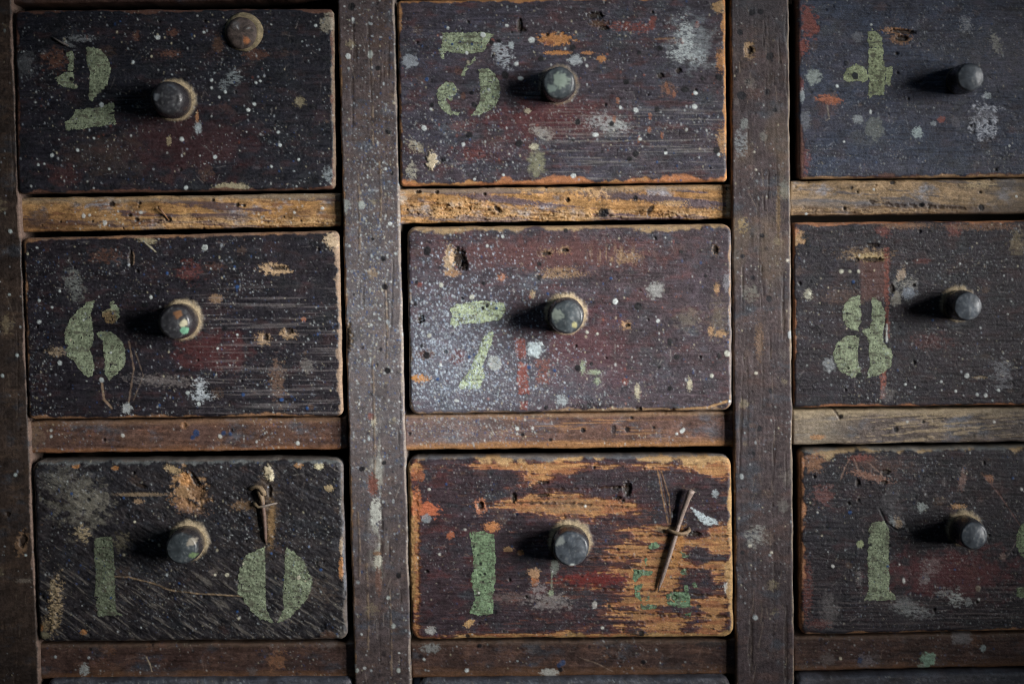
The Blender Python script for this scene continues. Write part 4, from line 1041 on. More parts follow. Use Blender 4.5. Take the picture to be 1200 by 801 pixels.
def m_r11(s):
    bx = (25, 226, 396, 272)
    streaks(s, (.075, .05, .055), 41, .12, .006, .10, 2.5); streaks(s, (.16, .075, .035), 43, .3, .02, .16, 2)
    crumble(s, 280, 261, 150, 7, 45, 2.4); s.put((slice(None), slice(None)), .7 * np.exp(-((s.X - 60) / 70) ** 2 - ((s.Y - 262) / 9) ** 2), (.06, .032, .024), 0)
    s.put((slice(None), slice(None)), .55 * sm(10, 3, s.v * s.ht + 2 * fbm(s.X * .05, s.Y * .1, 47, 3)), (.3, .235, .15), 0)
    s.spray(120, bx, .5, 1.3, SPK, 341, .8); dots(s, [(98, 253, 3), (123, 261, 3.4), (378, 244, 2.4), (105, 252, 2), (165, 249, 2.6), (345, 249, 2)], (.45, .46, .44)); dots(s, [(152, 252, 2.4), (160, 257, 2.6), (278, 240, 2.6), (131, 239, 4, 1.4), (197, 257, 4)], (.02, .013, .01), -1.5)
    worm(s, 14, bx, 342); patches(s, 20, bx, [(.12, .06, .035), (.5, .32, .14)], 343, 7, .5); s.blob(45, 255, 12, 10, (.06, .04, .035), .6)


def m_r12(s):
    bx = (470, 217, 857, 262)
    streaks(s, (.105, .075, .09), 51, .12, .006, .09, 4.5, .92); s.blob(590, 234, 52, 4, (.11, .08, .10), .9, 7, .5, .2, .5); s.blob(790, 236, 60, 5, (.10, .075, .085), .85, 7, .6, .2, .5); s.blob(715, 228, 40, 6, (.10, .075, .08), .75, 3, .8, .25, .4)
    crumble(s, 530, 246, 62, 13, 53, 4.6); crumble(s, 720, 252, 140, 7, 54, 3.6); crumble(s, 610, 254, 60, 6, 56, 2.2)
    s.put((slice(None), slice(None)), .5 * sm(9, 3, s.v * s.ht + 2 * fbm(s.X * .05, s.Y * .1, 57, 3)), (.36, .28, .18), 0)
    for h in ((490, 225, 3, 2, 2), (665, 234, 2.4, 2.4, 2.5), (583, 245, 5, 2.4, 2.5, 40), (762, 246, 6, 3, 1, -60), (512, 225, 2.4, 2, 1.5)):
        s.hole(*h)
    dots(s, [(709, 250, 5), (745, 232, 3.4), (866 - 14, 221, 2.4)], BK, .1); s.blob(707, 249, 7, 5, BK, .9, -40, .4, .2); s.blob(471, 233, 6, 6, (.5, .45, .38), .6, 0, .8, .4); s.blob(854, 240, 3, 18, (.52, .4, .26), .7)
    s.blob(697, 222, 12, 8, (.55, .35, .18), .8, 20, .8, .25, .4); s.blob(700, 221, 5, 2.4, (.06, .03, .02), .7); s.blob(788, 238, 16, 3, (.52, .33, .16), .7, 0, .8, .3); s.spray(60, bx, .5, 1.0, SPK, 345, .8); worm(s, 5, bx, 346)


def m_r13(s):
    bx = (928, 208, 1210, 252)
    streaks(s, (.085, .078, .085), 61, .2, .006, .10, 3.0, .8); s.put((slice(None), slice(None)), .7 * np.exp(-((s.X - 960) / 60) ** 2 - ((s.Y - 238) / 6) ** 2), (.15, .14, .14), 0)
    s.put((slice(None), slice(None)), .75 * sm(26, 37, s.v * s.ht + 4 * fbm(s.X * .04, s.Y * .1, 63, 4)), (.10, .06, .038), -.3); s.put((slice(None), slice(None)), .6 * sm(1080, 1200, s.X), (.1, .085, .07), 0)
    s.line([(1020, 236), (1045, 240), (1090, 241), (1130, 244)], 1.8, (.04, .025, .018), .85, -1.2, 3); crumble(s, 1000, 248, 110, 5, 65, 1.8); s.blob(1150, 216, 16, 4, (.42, .33, .2), .8, 0, .9, .3, 0, .5)
    dots(s, [(1024, 222, 1.6), (1191, 230, 1.8), (945, 255 - 4, 2)], W); dots(s, [(998, 220, 2), (1046, 214, 4, 1.6), (1080, 240, 4, 1.4), (1150, 243, 4)], BK, -.6); worm(s, 8, bx, 348)


def m_r21(s):
    bx = (36, 490, 404, 530)
    s.put((slice(None), slice(None)), .8 * sm(30, 38, s.v * s.ht + 5 * fbm(s.X * .02, s.Y * .2, 71, 4)), (.22, .10, .045), 0); s.put((slice(None), slice(None)), .5 * sm(9, 3, s.v * s.ht), (.2, .12, .07), 0); s.blob(42, 510, 8, 16, (.17, .12, .08), .6, 0, .8, .4)
    s.spray(420, bx, .4, .9, SPKB, 351, .7); s.spray(10, bx, 1.0, 1.8, [LG, (.42, .46, .46)], 352); dots(s, [(216, 498, 2.8), (122, 515, 2), (271, 504, 2)], (.02, .01, .01), -1.4); s.blob(216, 498, 5, 4, (.3, .16, .08), .5)
    dots(s, [(230, 507, 4.4), (226, 512, 3), (262, 507, 3), (270, 508, 2.4)], (.02, .04, .1)); dots(s, [(349, 519, 3), (144, 510, 2.8), (60, 504, 2), (60, 511, 2), (258, 511, 3)], (.45, .48, .46)); patches(s, 20, bx, [(.14, .08, .05), (.05, .03, .025), (.2, .11, .06)], 353, 8, .5)


def m_r22(s):
    bx = (476, 483, 860, 526)
    s.put((slice(None), slice(None)), .45 * np.exp(-((s.X - 530) / 80) ** 2) * np.ones(s.X.shape), (.17, .155, .165), 0); s.put((slice(None), slice(None)), .85 * sm(30, 38, s.v * s.ht + 4 * fbm(s.X * .02, s.Y * .2, 73, 4)), (.33, .165, .065), -.2)
    s.put((slice(None), slice(None)), .6 * sm(7, 2, s.v * s.ht + 2 * fbm(s.X * .03, s.Y * .1, 75, 3)), (.33, .21, .12), 0); s.put((slice(None), slice(None)), .8 * sm(.26, .4, fbm(s.X * .011, s.Y * .42, 76, 3)) * np.exp(-((s.X - 680) / 80) ** 2), (.4, .21, .09), -.1)
    s.spray(800, bx, .45, 1.1, SPKB, 355, .8, (530, 503), (60, 12)); s.spray(160, bx, .5, 1.1, SPKB, 356, .7); dots(s, [(606, 502, 3), (624, 501, 2.2), (606, 508, 2), (799, 505, 3), (801, 503, 2.4), (793, 508, 2)], W)
    dots(s, [(612, 509, 2.4), (645, 515, 2.4), (683, 504, 3.2), (735, 503, 3.4), (766, 501, 2), (719, 503, 3, .6), (480, 508, 2), (740, 489, 2)], BK, -.8); s.blob(719, 504, 4, 8, (.05, .035, .035), .6); s.blob(836, 500, 8, 12, (.12, .11, .12), .5, 0, .9, .4, 0, .4); patches(s, 22, bx, [(.17, .09, .06), (.08, .05, .05), (.3, .16, .08)], 357, 7, .5); scuffs(s, 60, bx, (.3, .2, .15), 358, 24, .35, 0)


def m_r23(s):
    bx = (930, 476, 1210, 522)
    streaks(s, (.36, .28, .18), 81, .12, .008, .30, -4.5, .75); s.put((slice(None), slice(None)), .55 * np.exp(-((s.X - 955) / 34) ** 2) * np.ones(s.X.shape), (.3, .25, .18), 0); s.put((slice(None), slice(None)), .7 * sm(10, 4, s.v * s.ht + 2 * fbm(s.X * .05, s.Y * .1, 83, 3)), (.36, .29, .19), 0)
    s.put((slice(None), slice(None)), .5 * sm(1100, 1200, s.X), (.05, .045, .045), 0); dots(s, [(1050, 503, 3, .8), (985, 488, 3), (1082, 494, 2)], BK, -1); dots(s, [(1165, 494, 2), (1063, 494, 2)], (.5, .5, .47)); s.blob(958, 512, 8, 3, (.42, .2, .08), .6); s.line([(978, 480), (984, 490)], 2.4, (.05, .035, .025), .8, -1); scuffs(s, 60, bx, (.3, .24, .18), 359, 30, .4, -5)


def m_r3(sd, bx, marks):
    def f(s):
        s.put((slice(None), slice(None)), .7 * sm(28, 40, s.v * s.ht + 5 * fbm(s.X * .02, s.Y * .2, sd, 4)), (.14, .07, .035), 0); s.put((slice(None), slice(None)), .5 * sm(7, 2, s.v * s.ht), (.13, .09, .065), 0)
        s.spray(260, bx, .4, .9, SPKB, sd + 1, .6); s.spray(6, bx, 1.0, 1.8, [LG, (.4, .44, .45), BL], sd + 2); s.spray(10, bx, 1.5, 3, DARK, sd + 3)
        patches(s, 26, bx, [(.15, .08, .06), (.035, .024, .022), (.12, .11, .11), (.2, .1, .055)], sd + 4, 9, .5); marks(s); scuffs(s, 40, bx, (.17, .12, .1), sd + 5, 18, .4)
    return f


def m31(s):
    s.blob(99, 784, 5, 6, (.34, .37, .36), .8, 0, .8, .3); dots(s, [(65, 769, 2), (104, 770, 2)], LG); s.line([(172, 770), (176, 778), (178, 786)], 1.6, (.42, .34, .24), .8); s.blob(325, 774, 8, 10, (.2, .1, .055), .7, 20, .8, .3)


def m32(s):
    s.blob(505, 759, 10, 5, (.24, .26, .26), .7, 0, .7, .3); s.blob(644, 788, 10, 5, (.38, .38, .35), .85, 0, .5, .2, .3); dots(s, [(659, 776, 4), (655, 779, 3)], (.03, .05, .11)); dots(s, [(547, 785, 3), (497, 772, 2)], W); s.line([(680, 770), (700, 777), (718, 786)], 1.2, (.3, .22, .17), .6); s.blob(832, 754, 16, 3, (.03, .025, .025), .8); dots(s, [(562, 756, 3), (754, 775, 3), (657, 784, 3)], BK)


def m33(s):
    s.blob(1127, 746, 11, 8, (.21, .2, .21), .8, 0, .35, .25); s.blob(1088, 772, 9, 8, (.24, .36, .27), .95, 0, .6, .2, .4); s.blob(1080, 780, 4, 3, (.3, .36, .29), .8); s.blob(1152, 759, 3, 4, (.28, .34, .34), .9); s.blob(970, 773, 8, 7, (.12, .1, .095), .6); s.blob(1014, 774, 10, 7, (.15, .13, .14), .7, 0, .7, .3); dots(s, [(985, 771, 2.2)], (.55, .5, .38)); s.blob(1008, 773, 3, 4, (.03, .05, .11), .8); s.line([(1040, 770), (1080, 757), (1110, 760)], 2, (.03, .022, .02), .6)


BR2 = ((.05, .029, .025), (.062, .036, .029), (.085, .045, .032))
rail([(24, 232), (395, 226), (396, 265), (27, 272)], 21, (.30, .175, .075), (.27, .145, .055), (.15, .08, .04), m_r11, .9)
rail([(469, 221), (856, 216), (857, 256), (471, 262)], 22, (.42, .235, .095), (.34, .18, .07), (.2, .11, .05), m_r12, .9)
rail([(928, 212), (1318, 208), (1318, 249), (928, 253)], 23, (.29, .20, .115), (.25, .17, .095), (.15, .11, .075), m_r13, 1)
rail([(36, 493), (402, 488), (404, 526), (38, 531)], 24, (.075, .043, .035), (.085, .048, .036), (.12, .06, .04), m_r21, 1)
rail([(476, 486), (859, 481), (859, 523), (477, 527)], 25, (.115, .066, .056), (.125, .07, .055), (.16, .08, .055), m_r22, 1)
rail([(931, 480), (1318, 476), (1318, 515), (932, 521)], 26, (.12, .095, .085), (.14, .11, .09), (.085, .07, .07), m_r23, 1)
rail([(48, 754), (412, 752), (414, 795), (50, 795)], 27, *BR2, m_r3(401, (48, 752, 414, 795), m31), 1)
rail([(483, 751), (861, 748), (861, 790), (486, 794)], 28, *BR2, m_r3(411, (483, 748, 861, 794), m32), 1)
rail([(932, 745), (1318, 738), (1318, 778), (932, 786)], 29, *BR2, m_r3(421, (932, 738, 1210, 786), m33), 1)
rail([(58, 1012), (417, 1009), (417, 1027), (58, 1028)], 33, *BR2, None, 2)
rail([(492, 1010), (864, 1007), (864, 1027), (492, 1028)], 34, *BR2, None, 2)
rail([(933, 1006), (1318, 1000), (1318, 1026), (933, 1027)], 35, *BR2, None, 2)
rail([(12, -36), (394, -42), (394, -1), (12, 5)], 30, *BR2, None, 2)
rail([(463, -45), (855, -49), (855, -9), (463, -5)], 31, *BR2, None, 2)
rail([(925, -50), (1318, -54), (1318, -14), (925, -10)], 32, *BR2, None, 2)

# a small nail and splinter left in the first bare rail
tube('nail', [pt(186, 243, -REC + 5), pt(191, 249, -REC + 4), pt(198, 258, -REC - 1)], [1.5 * PX, 1.2 * PX, .7 * PX], M_IRON, cab, lambda t: (.22, .11, .05), 8, .5, .1, 3)

# carcass behind the front: back panel, upright partitions, shelves
bx0, bx1 = -.34, .40
box('back_panel', bx0, bx1, .205, .215, -.25, .25, cab, M_INNER)
for (xa, ya, xb) in ((-25, 400, 0), (437, 400, 0), (893, 400, 0), (1352, 400, 0)):
    x, z = world(xa, ya, 0)
    box('partition', float(x) - .009, float(x) + .009, .028, .203, -.25, .25, cab, M_INNER)
for (yy) in (-20, 246, 506, 772):
    for xa, xb in ((20, 420), (455, 870), (912, 1330)):
        x0_, z0_ = world(xa, yy, 0)
        x1_, z1_ = world(xb, yy, 0)
        zc = float(z0_ + z1_) / 2
        box('shelf', float(x0_) + .006, float(x1_) - .006, .0385, .203, zc - .006, zc + .004, cab, M_INNER)


# ------------------------------------------------------------------ the drawers
def knob_paint(seed, base, cap, spots):
    def f(x, z, d, TH):
        n = fbm(x * .09 + 3, z * .09 + d * .03, seed, 4, .6)
        n2 = fbm(x * .3, z * .3 + d * .2, seed + 3, 4, .65)
        ang = fbm(np.cos(TH) * 2.5, np.sin(TH) * 2.5 + d * .02, seed + 6, 4)
        top = sm(.72, .95, d / d.max())[..., None]
        col = np.asarray(base) * (1 + .5 * ang)[..., None] * (1 - top) + np.asarray(cap) * (1 + .7 * n + .2 * n2)[..., None] * top
        rim = (sm(.70, .92, np.hypot(x, z) / np.hypot(x, z).max()) * top[..., 0] * .55)[..., None]
        col = col * (1 - rim) + np.asarray(base) * rim
        wr = sm(.2, .55, n2 + .4 * n) * .5 * top[..., 0]
        col = col * (1 - wr[..., None]) + np.asarray((.20, .21, .21)) * wr[..., None]
        low = (sm(.22, .0, d / d.max()) * .8)[..., None]
        col = col * (1 - low) + np.asarray((.25, .19, .12)) * low
        for (sx, sz, r, c) in spots:
            dd = np.hypot(x - sx, z - sz) + r * .5 * fbm(x * .2, z * .2, seed + 8, 3)
            a = (sm(r * 1.1, r * .8, dd) * (d / d.max() > .45))[..., None]
            col = col * (1 - a) + np.asarray(c) * a
        return col, np.clip(.27 + .22 * n2 + .10 * top[..., 0] + low[..., 0] * .45, .16, .9)
    return f


def knob_profile(edge, dome=.045):
    p = [(.97, -.12), (.97, 0), (.985, .15), (1.0, .3), (1.0, .45), (.985, .58), (.955, .72)]
    k = 9
    for i in range(k + 1):
        a = math.pi / 2 * i / k
        p.append((.93 * (1 - edge + edge * math.cos(a)), 1 - dome - edge * .42 + edge * .42 * math.sin(a)))
    r0 = .93 * (1 - edge)
    for f in (.92, .82, .7, .58, .46, .34, .22, .11, .03):
        p.append((r0 * f, 1 - dome * f * f))
    return p


def digits(s, num, root, over, front):
    for lab, colr, polys in DIG[num]:
        xs = [p[0] for q in polys for p in q]; ys = [p[1] for q in polys for p in q]
        x0, x1, y0, y1 = min(xs) - 5, max(xs) + 5, min(ys) - 5, max(ys) + 5
        X, Y = np.meshgrid(np.arange(x0, x1, .6), np.arange(y0, y1, .6))
        g = Surf(X, Y, num)
        d = np.full(X.shape, 99.0)
        for q in polys:
            d = np.minimum(d, sdf_poly(X, Y, q))
        nz = fbm(X * .16, Y * .16, num + 3, 5, .65)
        spk = fbm(X * .33, Y * .33, num + 8, 3, .6)
        d = d + 2.0 * nz + 1.3 * spk
        streak = fbm(X * .03, Y * .35, num + 9, 3, .6)
        chip = fbm(X * .05, Y * .09, num + 21, 5, .7)
        holes = (spk > .52) | ((spk + .9 * streak) > .74) | (chip + .5 * streak > .62)
        mask = (d < .2) & ~holes
        tone = .86 + .5 * fbm(X * .09, Y * .09, num + 12, 4, .6) + .75 * spk
        g.col = np.asarray(colr) * np.clip(tone, .3, 1.7)[..., None]
        thin = (sm(.15, .5, fbm(X * .11, Y * .15, num + 14, 4) + .6 * streak) * .85)[..., None]
        g.col = g.col * (1 - thin) + np.asarray((.085, .085, .062)) * thin
        if num == 4:
            wv = (sm(14, 6, np.hypot(X - 127, Y - 373)) * .8 * (X < 140))[..., None]
            g.col = g.col * (1 - wv) + np.asarray((.20, .12, .055)) * wv * tone[..., None]
        g.rough[:] = .72
        fl = sm(0, 2.5, -d)
        over(g)
        h = s.sample(X, Y) + .22 + .12 * fl + .25 * spk + .3 * g.h
        y0_ = -front * PX
        wx, wz = world(X, Y, y0_)
        V = np.stack([wx, y0_ - h * PX, wz], -1).reshape(-1, 3)
        H, Wd = X.shape
        f = grid_faces(H, Wd)
        keep = mask.ravel()[f].sum(1) >= 3
        f = f[keep]
        used = np.unique(f)
        mp = np.full(H * Wd, -1); mp[used] = np.arange(len(used))
        o = mesh_from('painted_digit', V[used], mp[f], g.col.reshape(-1, 3)[used], g.rough.ravel()[used], M_DIGIT, root)
        o['label'] = lab


GRP = 'numbered cabinet drawers'


def drawer(num, q, front, pal, label, knob, under, over, specks, corner=7, edge=4, edge_top=None,
           rot=0, ga=.42, hg=.34, pitch=.95, cut=(.05, .5), ring=.9, gx=.012, gy=.33):
    s = make_sheet(q, 100 + num * 13, pitch, corner, edge, edge_top, .9)
    paint_wood(s, *pal, 200 + num * 17, gx, gy, rot, ga, hg, cut=cut, dark=(.74, .70, .77) if num in (2, 5, 8) else (.54, .60, .76) if num == 3 else (.56, .54, .62))
    bb = (q[0][0], q[0][1], min(q[1][0], 1225), min(q[2][1], 830))
    cx, cz = (q[2][0] + q[3][0]) / 2, (q[2][1] + q[3][1]) / 2
    bxp, bzp = world(cx, cz, 0)
    root = empty('drawer', (float(bxp), 0, float(bzp)))
    tag(root, label, 'drawer', GRP)
    if num < 10:
        patches(s, 48, bb, [(.085, .045, .04), (.10, .10, .115), (.04, .026, .027), (.14, .085, .055), (.018, .016, .019)], 500 + num, 7, .4)
        scuffs(s, 70, bb, (.2, .18, .17), 520 + num, 10, .3)
    # peg and its dust
    kx, ky, kr, kl, kedge, kpal, kspots = knob
    capx, capz = world(kx, ky, -(front + kl) * PX)
    base = np.array([float(capx), -front * PX, float(capz)])
    # where the peg meets the board, in the drawing grid
    def project(p):
        v = p - CAM
        zc = v @ F
        return CX + FOC * (v @ R_) / zc, CY - FOC * (v @ U_) / zc
    bpx, bpy = project(base)
    if under:
        under(s)

    def all_over(t):
        for i, (n, rmin, rmax, cols, op, cen, rad) in enumerate(specks):
            t.spray(n, bb, rmin, rmax, cols, 1000 + num * 10 + i, op, cen, rad)
        t.spray(1500, bb, .38, .7, SPK + [(.2, .13, .1), (.16, .17, .2)], 2000 + num, .5)
        over(t)
    all_over(s)
    if ring:
        dust_ring(s, bpx, bpy, kr * .98, ring)
    o = build_board(s, 'drawer_front', M_WOOD, root, front, 36)
    if num in DIG:
        digits(s, num, root, all_over, front)
    lathe('knob', base, kl, kr * (DIST - (front + kl) * PX) / DIST, knob_profile(kedge), knob_paint(num * 7 + 1, kpal[0], kpal[1], kspots), M_KNOB, root, num * 5)
    # the drawer box behind the front
    x0, z1 = world(q[0][0] + 10, q[0][1] + 12, 0)
    x1, z0 = world(q[2][0] - 10, q[2][1] - 6, 0)
    x0, x1, z0, z1 = float(x0), float(x1), float(z0), float(z1)
    ya = -front * PX + 36.4 * PX
    bm_ = [(x0, x0 + .006), (x1 - .006, x1)]
    for a, b in bm_:
        box('drawer_side', a, b, ya, .17, z0, z1, root, M_INNER)
    box('drawer_back', x0 + .0062, x1 - .0062, .163, .169, z0, z1, root, M_INNER)
    box('drawer_bottom', x0 + .0062, x1 - .0062, ya, .1628, z0, z0 + .004, root, M_INNER)
    return s, root


KD = ((.026, .022, .025), (.038, .038, .043))
KB = ((.022, .022, .027), (.066, .077, .092))
KG = ((.026, .023, .027), (.052, .063, .070))

s1, r1 = drawer(1, [(17, 12), (391, 10), (393, 222), (20, 227)], 2, ((.019, .021, .027), (.024, .023, .029), (.040, .023, .025)),
    'near-black drawer with a rusty bolt head above its peg and a green two-piece digit',
    (195, 115, 21.5, 50, .42, KD, [(-12, 2, 4, (.2, .22, .24))]), u1, o1,
    [(420, .4, 1.2, SPK, .8, None, None), (40, .9, 1.6, SPK, .8, None, None), (60, .5, 1.3, [BL], .9, None, None), (40, .6, 2, [(.12, .04, .03)], .7, None, None)])
s2, r2 = drawer(2, [(465, 1), (850, -4), (852, 213), (469, 218)], 2, ((.058, .056, .070), (.068, .055, .062), (.082, .040, .040)),
    'drawer with a green stencilled 5 and an orange chip above the peg',
    (655, 97, 20.5, 44, .22, KG, [(2, 3, 9, (.22, .27, .23)), (-8, -6, 5, (.2, .25, .23))]), u2, o2,
    [(900, .4, 1.15, SPKB, .75, None, None), (900, .4, 1.1, SPK, .75, (520, 190), (70, 40)), (60, .9, 1.6, SPK, .8, None, None), (70, .8, 2.4, DARK, .9, None, None), (70, .5, 1.4, [BL], .9, None, None), (60, .6, 2, [RD, (.3, .1, .06)], .7, None, None)], corner=5, edge=3.5, ring=.4)
s3, r3 = drawer(3, [(934, -6), (1308, -10), (1308, 206), (936, 210)], -1, ((.050, .059, .078), (.060, .058, .072), (.072, .058, .066)),
    'bluish grey drawer with a pale green upright digit and a white blister under its peg',
    (1138, 90, 17.5, 50, .2, KB, []), u3, o3, [(130, .4, 1.0, SPK, .7, None, None), (60, .5, 1.4, [BL, (.05, .07, .1)], .8, None, None)], corner=5, edge=4, ring=.0)
s4, r4 = drawer(4, [(26, 279), (397, 270), (402, 487), (33, 491)], 2, ((.021, .019, .024), (.026, .022, .026), (.040, .021, .022)),
    'near-black drawer with a green stencilled 6 and a peg chipped with white and green paint',
    (204, 378, 21, 50, .3, KD, [(11, -1, 4.2, (.5, .47, .33)), (11.5, -9, 4.4, (.17, .38, .25)), (4, 9, 5, (.2, .1, .05))]), u4, o4,
    [(750, .4, 1.15, SPKB, .75, None, None), (45, .9, 1.6, SPK, .8, None, None), (60, .5, 1.3, [BL], .9, None, None)], corner=8, edge=4)
s5, r5 = drawer(5, [(477, 266), (857, 262), (858, 480), (480, 485)], 2, ((.068, .053, .060), (.078, .058, .062), (.092, .046, .046)),
    'purplish drawer with a pale green stencilled 7 in a haze of white paint spray',
    (664, 371, 21.5, 50, .2, KG, [(9, -9, 3.4, (.4, .38, .2)), (-11, 2, 7, (.2, .23, .2))]), u5, o5,
    [(5200, .45, 1.15, [(.52, .60, .68), LG, (.44, .52, .62), (.34, .42, .53)], .85, (520, 425), (62, 68)), (700, .4, 1.1, SPKB, .75, None, None), (900, .4, 1.0, SPK, .75, (610, 450), (90, 30)), (40, .9, 1.6, SPK, .8, None, None), (60, .7, 1.8, DARK, .9, None, None), (80, .5, 1.4, [BL], .9, None, None), (90, .6, 1.6, [RD, (.3, .1, .06)], .6, None, None)], corner=11, edge=4, edge_top=6, ring=1)
s6, r6 = drawer(6, [(929.5, 261), (1306, 257), (1306, 473), (930.5, 477)], -2, ((.028, .024, .030), (.034, .027, .031), (.048, .026, .026)),
    'dark drawer with a green stencilled 8 and a torn slit above the digit',
    (1135, 359, 18, 50, .16, KB, []), u6, o6, [(380, .4, 1.1, SPK, .75, None, None), (30, .8, 1.4, SPK, .8, None, None), (40, .5, 1.2, [BL], .8, None, None)], corner=3, edge=2.5, ring=.7)
s7, r7 = drawer(7, [(38, 540), (401, 537), (407, 749), (45, 752)], 2, ((.026, .025, .027), (.034, .030, .030), (.044, .037, .034)),
    'rough blackish drawer with green stencilled 10 and a short rusty nail',
    (212, 643, 20.5, 50, .2, KG, [(12, 8, 5, (.3, .27, .22)), (13, -8, 4, (.14, .2, .1))]), u7, o7,
    [(330, .4, 1.1, SPK, .7, None, None), (130, .5, 1.3, [BL, (.04, .06, .15)], .9, None, None), (25, 1.0, 1.7, SPK, .9, None, None)], corner=10, edge=5, edge_top=9, rot=27, ga=.2, hg=.85, gx=.04, gy=.12)
s8, r8 = drawer(8, [(477, 536), (857, 533), (860, 746), (482, 749)], 2, ((.046, .033, .038), (.052, .034, .038), (.08, .026, .025)),
    'drawer worn to bare orange wood with green stencilled 1 and a slanting nail',
    (669, 643, 22.5, 46, .2, KB, [(2, -20, 4, (.55, .6, .58)), (-14, 10, 6, (.24, .26, .25))]), u8, o8,
    [(330, .4, 1.0, SPKB, .7, None, None), (60, .5, 1.3, [BL], .8, None, None), (40, .8, 1.8, DARK, .8, None, None)], corner=13, edge=5, edge_top=9, ga=.4, hg=.45)
s9, r9 = drawer(9, [(937, 527), (1310, 521), (1312, 736), (938, 744)], 0, ((.026, .024, .029), (.031, .025, .029), (.046, .022, .024)),
    'dark drawer with green stencilled 1 and a grey crescent smear below it',
    (1142, 628, 18, 50, .22, KB, []), u9, o9, [(280, .4, 1.0, SPK, .7, None, None), (60, .5, 1.2, [BL], .8, None, None)], corner=9, edge=4, edge_top=7, ring=.8)

nothing = lambda s: None
GP = ((.12, .13, .14), (.15, .15, .15), (.1, .09, .085))
drawer(10, [(55, 796), (412, 794), (416, 1005), (60, 1008)], 2, GP, 'drawer showing only its grey top edge, below the rough drawer with green 10', (225, 905, 21, 50, .25, KD, []), None, nothing, [], 8, 5, 8, pitch=1.6)
drawer(11, [(490, 796), (856, 792), (858, 1003), (494, 1006)], 2, GP, 'drawer showing only its grey top edge, below the drawer worn to bare wood', (675, 900, 21, 50, .25, KD, []), None, nothing, [], 12, 5, 8, pitch=1.6)
drawer(12, [(934, 792), (1312, 783), (1314, 996), (938, 1003)], 2, GP, 'drawer showing only its dusty top edge, below the rail with a green dab', (1142, 890, 21, 50, .25, KD, []), None, nothing, [], 6, 4, 6, pitch=1.6)


# ------------------------------------------------------------------ iron things fixed in the drawers
def bolt_paint(x, z, d, TH):
    n = fbm(x * .12, z * .12, 61, 5, .65); n2 = fbm(x * .35, z * .35, 62, 3)
    c = np.asarray((.075, .055, .048)) * (1 + 1.1 * n + .8 * n2)[..., None]
    for sx, sz, r, cc in ((6, -9, 4, (.34, .13, .05)), (7.5, 4, 1.8, (.5, .55, .55)), (-5, 9, 5, (.12, .11, .11)), (-4, 6, 1.2, (.4, .4, .4))):
        a = sm(r * 1.2, r * .7, np.hypot(x - sx, z - sz) + .4 * r * n2)[..., None]
        c = c * (1 - a) + np.asarray(cc) * a
    return c, np.clip(.75 + .2 * n, .4, .95)


def ring_around(s_, cx, cy, r):
    dust_ring(s_, cx, cy, r, .9, 5)


bc = pt(282, 38, 12)
lathe('bolt_head', np.array([bc[0], -2 * PX, bc[2]]), 9, 18.5, [(1.0, -.2), (1.02, .1), (1.0, .35), (.95, .55), (.86, .72), (.72, .86), (.55, .94), (.35, .98), (.15, 1.0), (.03, 1.0)], bolt_paint, M_IRON, r1, 63, 60)
rr = lathe('dust_collar', np.array([bc[0] + 2.2 * PX, -2 * PX, bc[2] + 1.5 * PX]), 4, 22.5, [(1.0, -.2), (.99, .1), (.95, .4), (.88, .7), (.80, .95), (.72, 1.0)],
      lambda x, z, d, TH: (np.asarray((.20, .16, .095)) * (1 + .8 * fbm(x * .2, z * .2, 71, 4))[..., None] * np.ones(x.shape)[..., None], np.full(x.shape, .85)), M_IRON, r1, 64, 60)
tube('splinter', [pt(61, 44, 3), pt(70, 49, 4.4), pt(80, 54, 4)], [1.1 * PX, 1.5 * PX, 1.0 * PX], M_IRON, r1, lambda t: (.10, .085, .08), 7, .7, .15, 4)

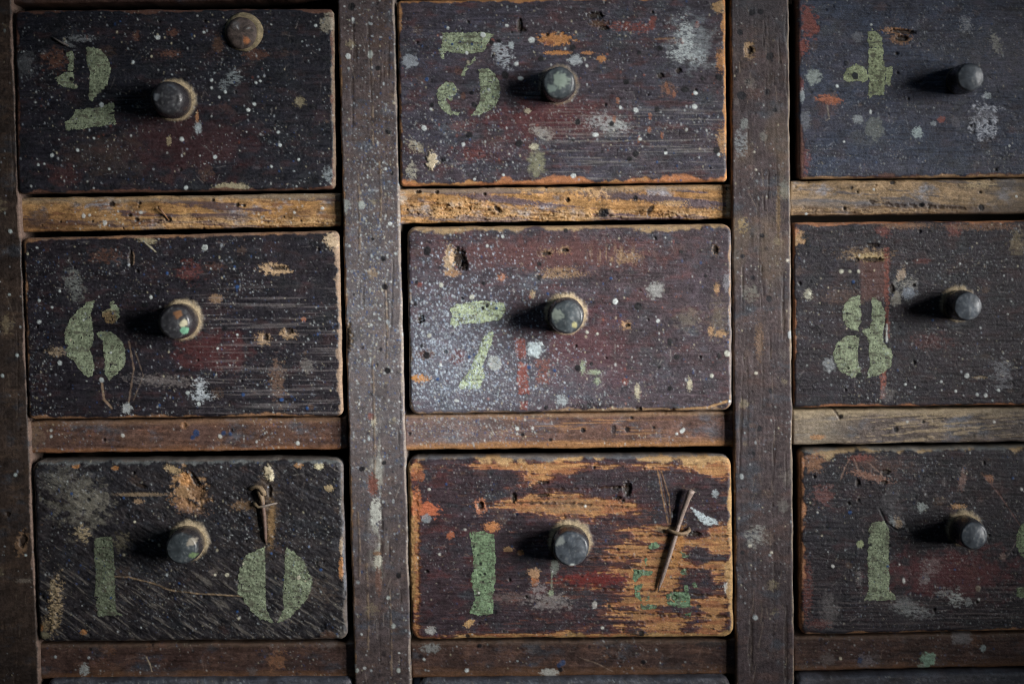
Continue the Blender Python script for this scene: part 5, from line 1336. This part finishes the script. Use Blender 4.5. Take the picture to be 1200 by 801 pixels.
# bent nail under a wire band on the worn drawer
NL = lambda t: (.27, .205, .175)
n8 = [pt(811, 574, 11), pt(809, 577, 10.5), pt(806, 584, 9.5), pt(800, 600, 7.5), pt(795, 615, 6), pt(790, 632, 5.5), pt(783, 655, 5), pt(777, 674, 4.5), pt(773, 686, 4), pt(771, 693, 3.5)]
nail8 = tube('nail', n8, [a * PX for a in (3.9, 4.3, 3.3, 3.0, 2.9, 2.9, 2.8, 2.5, 1.6, .4)], M_IRON, r8, NL, 14, .42, .035, 5)
tube('wire_band', [pt(781, 622, 1), pt(783, 621, 5), pt(787, 622.5, 8.5), pt(793, 624.5, 10.5), pt(799, 625, 10), pt(805, 623.5, 8), pt(808, 621, 5), pt(807, 618, 1)],
     [a * PX for a in (1.8, 2.0, 2.1, 2.0, 2.1, 2.5, 2.3, 1.8)], M_IRON, r8, lambda t: (.24, .165, .10), 10, .6, .1, 6)
# short nail, its clenched head and band on the rough drawer
n7 = [pt(303, 574, 6), pt(305, 577, 8), pt(307, 584, 8), pt(308, 592, 7), pt(309.5, 604, 6.5), pt(310.5, 618, 6), pt(311, 630, 5), pt(312, 636, 3)]
tube('nail', n7, [a * PX for a in (2.4, 3.8, 3.2, 2.6, 2.5, 2.4, 2.0, 1.1)], M_IRON, r7, lambda t: (.20, .14, .085) if t < .4 else (.12, .075, .058), 14, .55, .07, 7)
tube('wire_band', [pt(298, 588, 2), pt(299, 591, 6), pt(303, 594, 10), pt(309, 593, 11), pt(316, 591, 9), pt(322, 589.5, 5), pt(325, 589, 1)],
     [a * PX for a in (1.8, 2.2, 1.8, 1.5, 1.4, 1.3, 1.1)], M_IRON, r7, lambda t: (.22, .16, .095) if t < .35 else (.17, .14, .12), 10, .55, .1, 8)
tube('nail_head', [pt(292, 573, 1), pt(295, 572, 4), pt(300, 570, 6), pt(305, 572, 8), pt(309, 577, 9.5), pt(310, 580, 9)],
     [a * PX for a in (1.8, 2.4, 2.4, 3.2, 3.4, 2.4)], M_IRON, r7, lambda t: (.21, .15, .09), 10, .75, .12, 9)
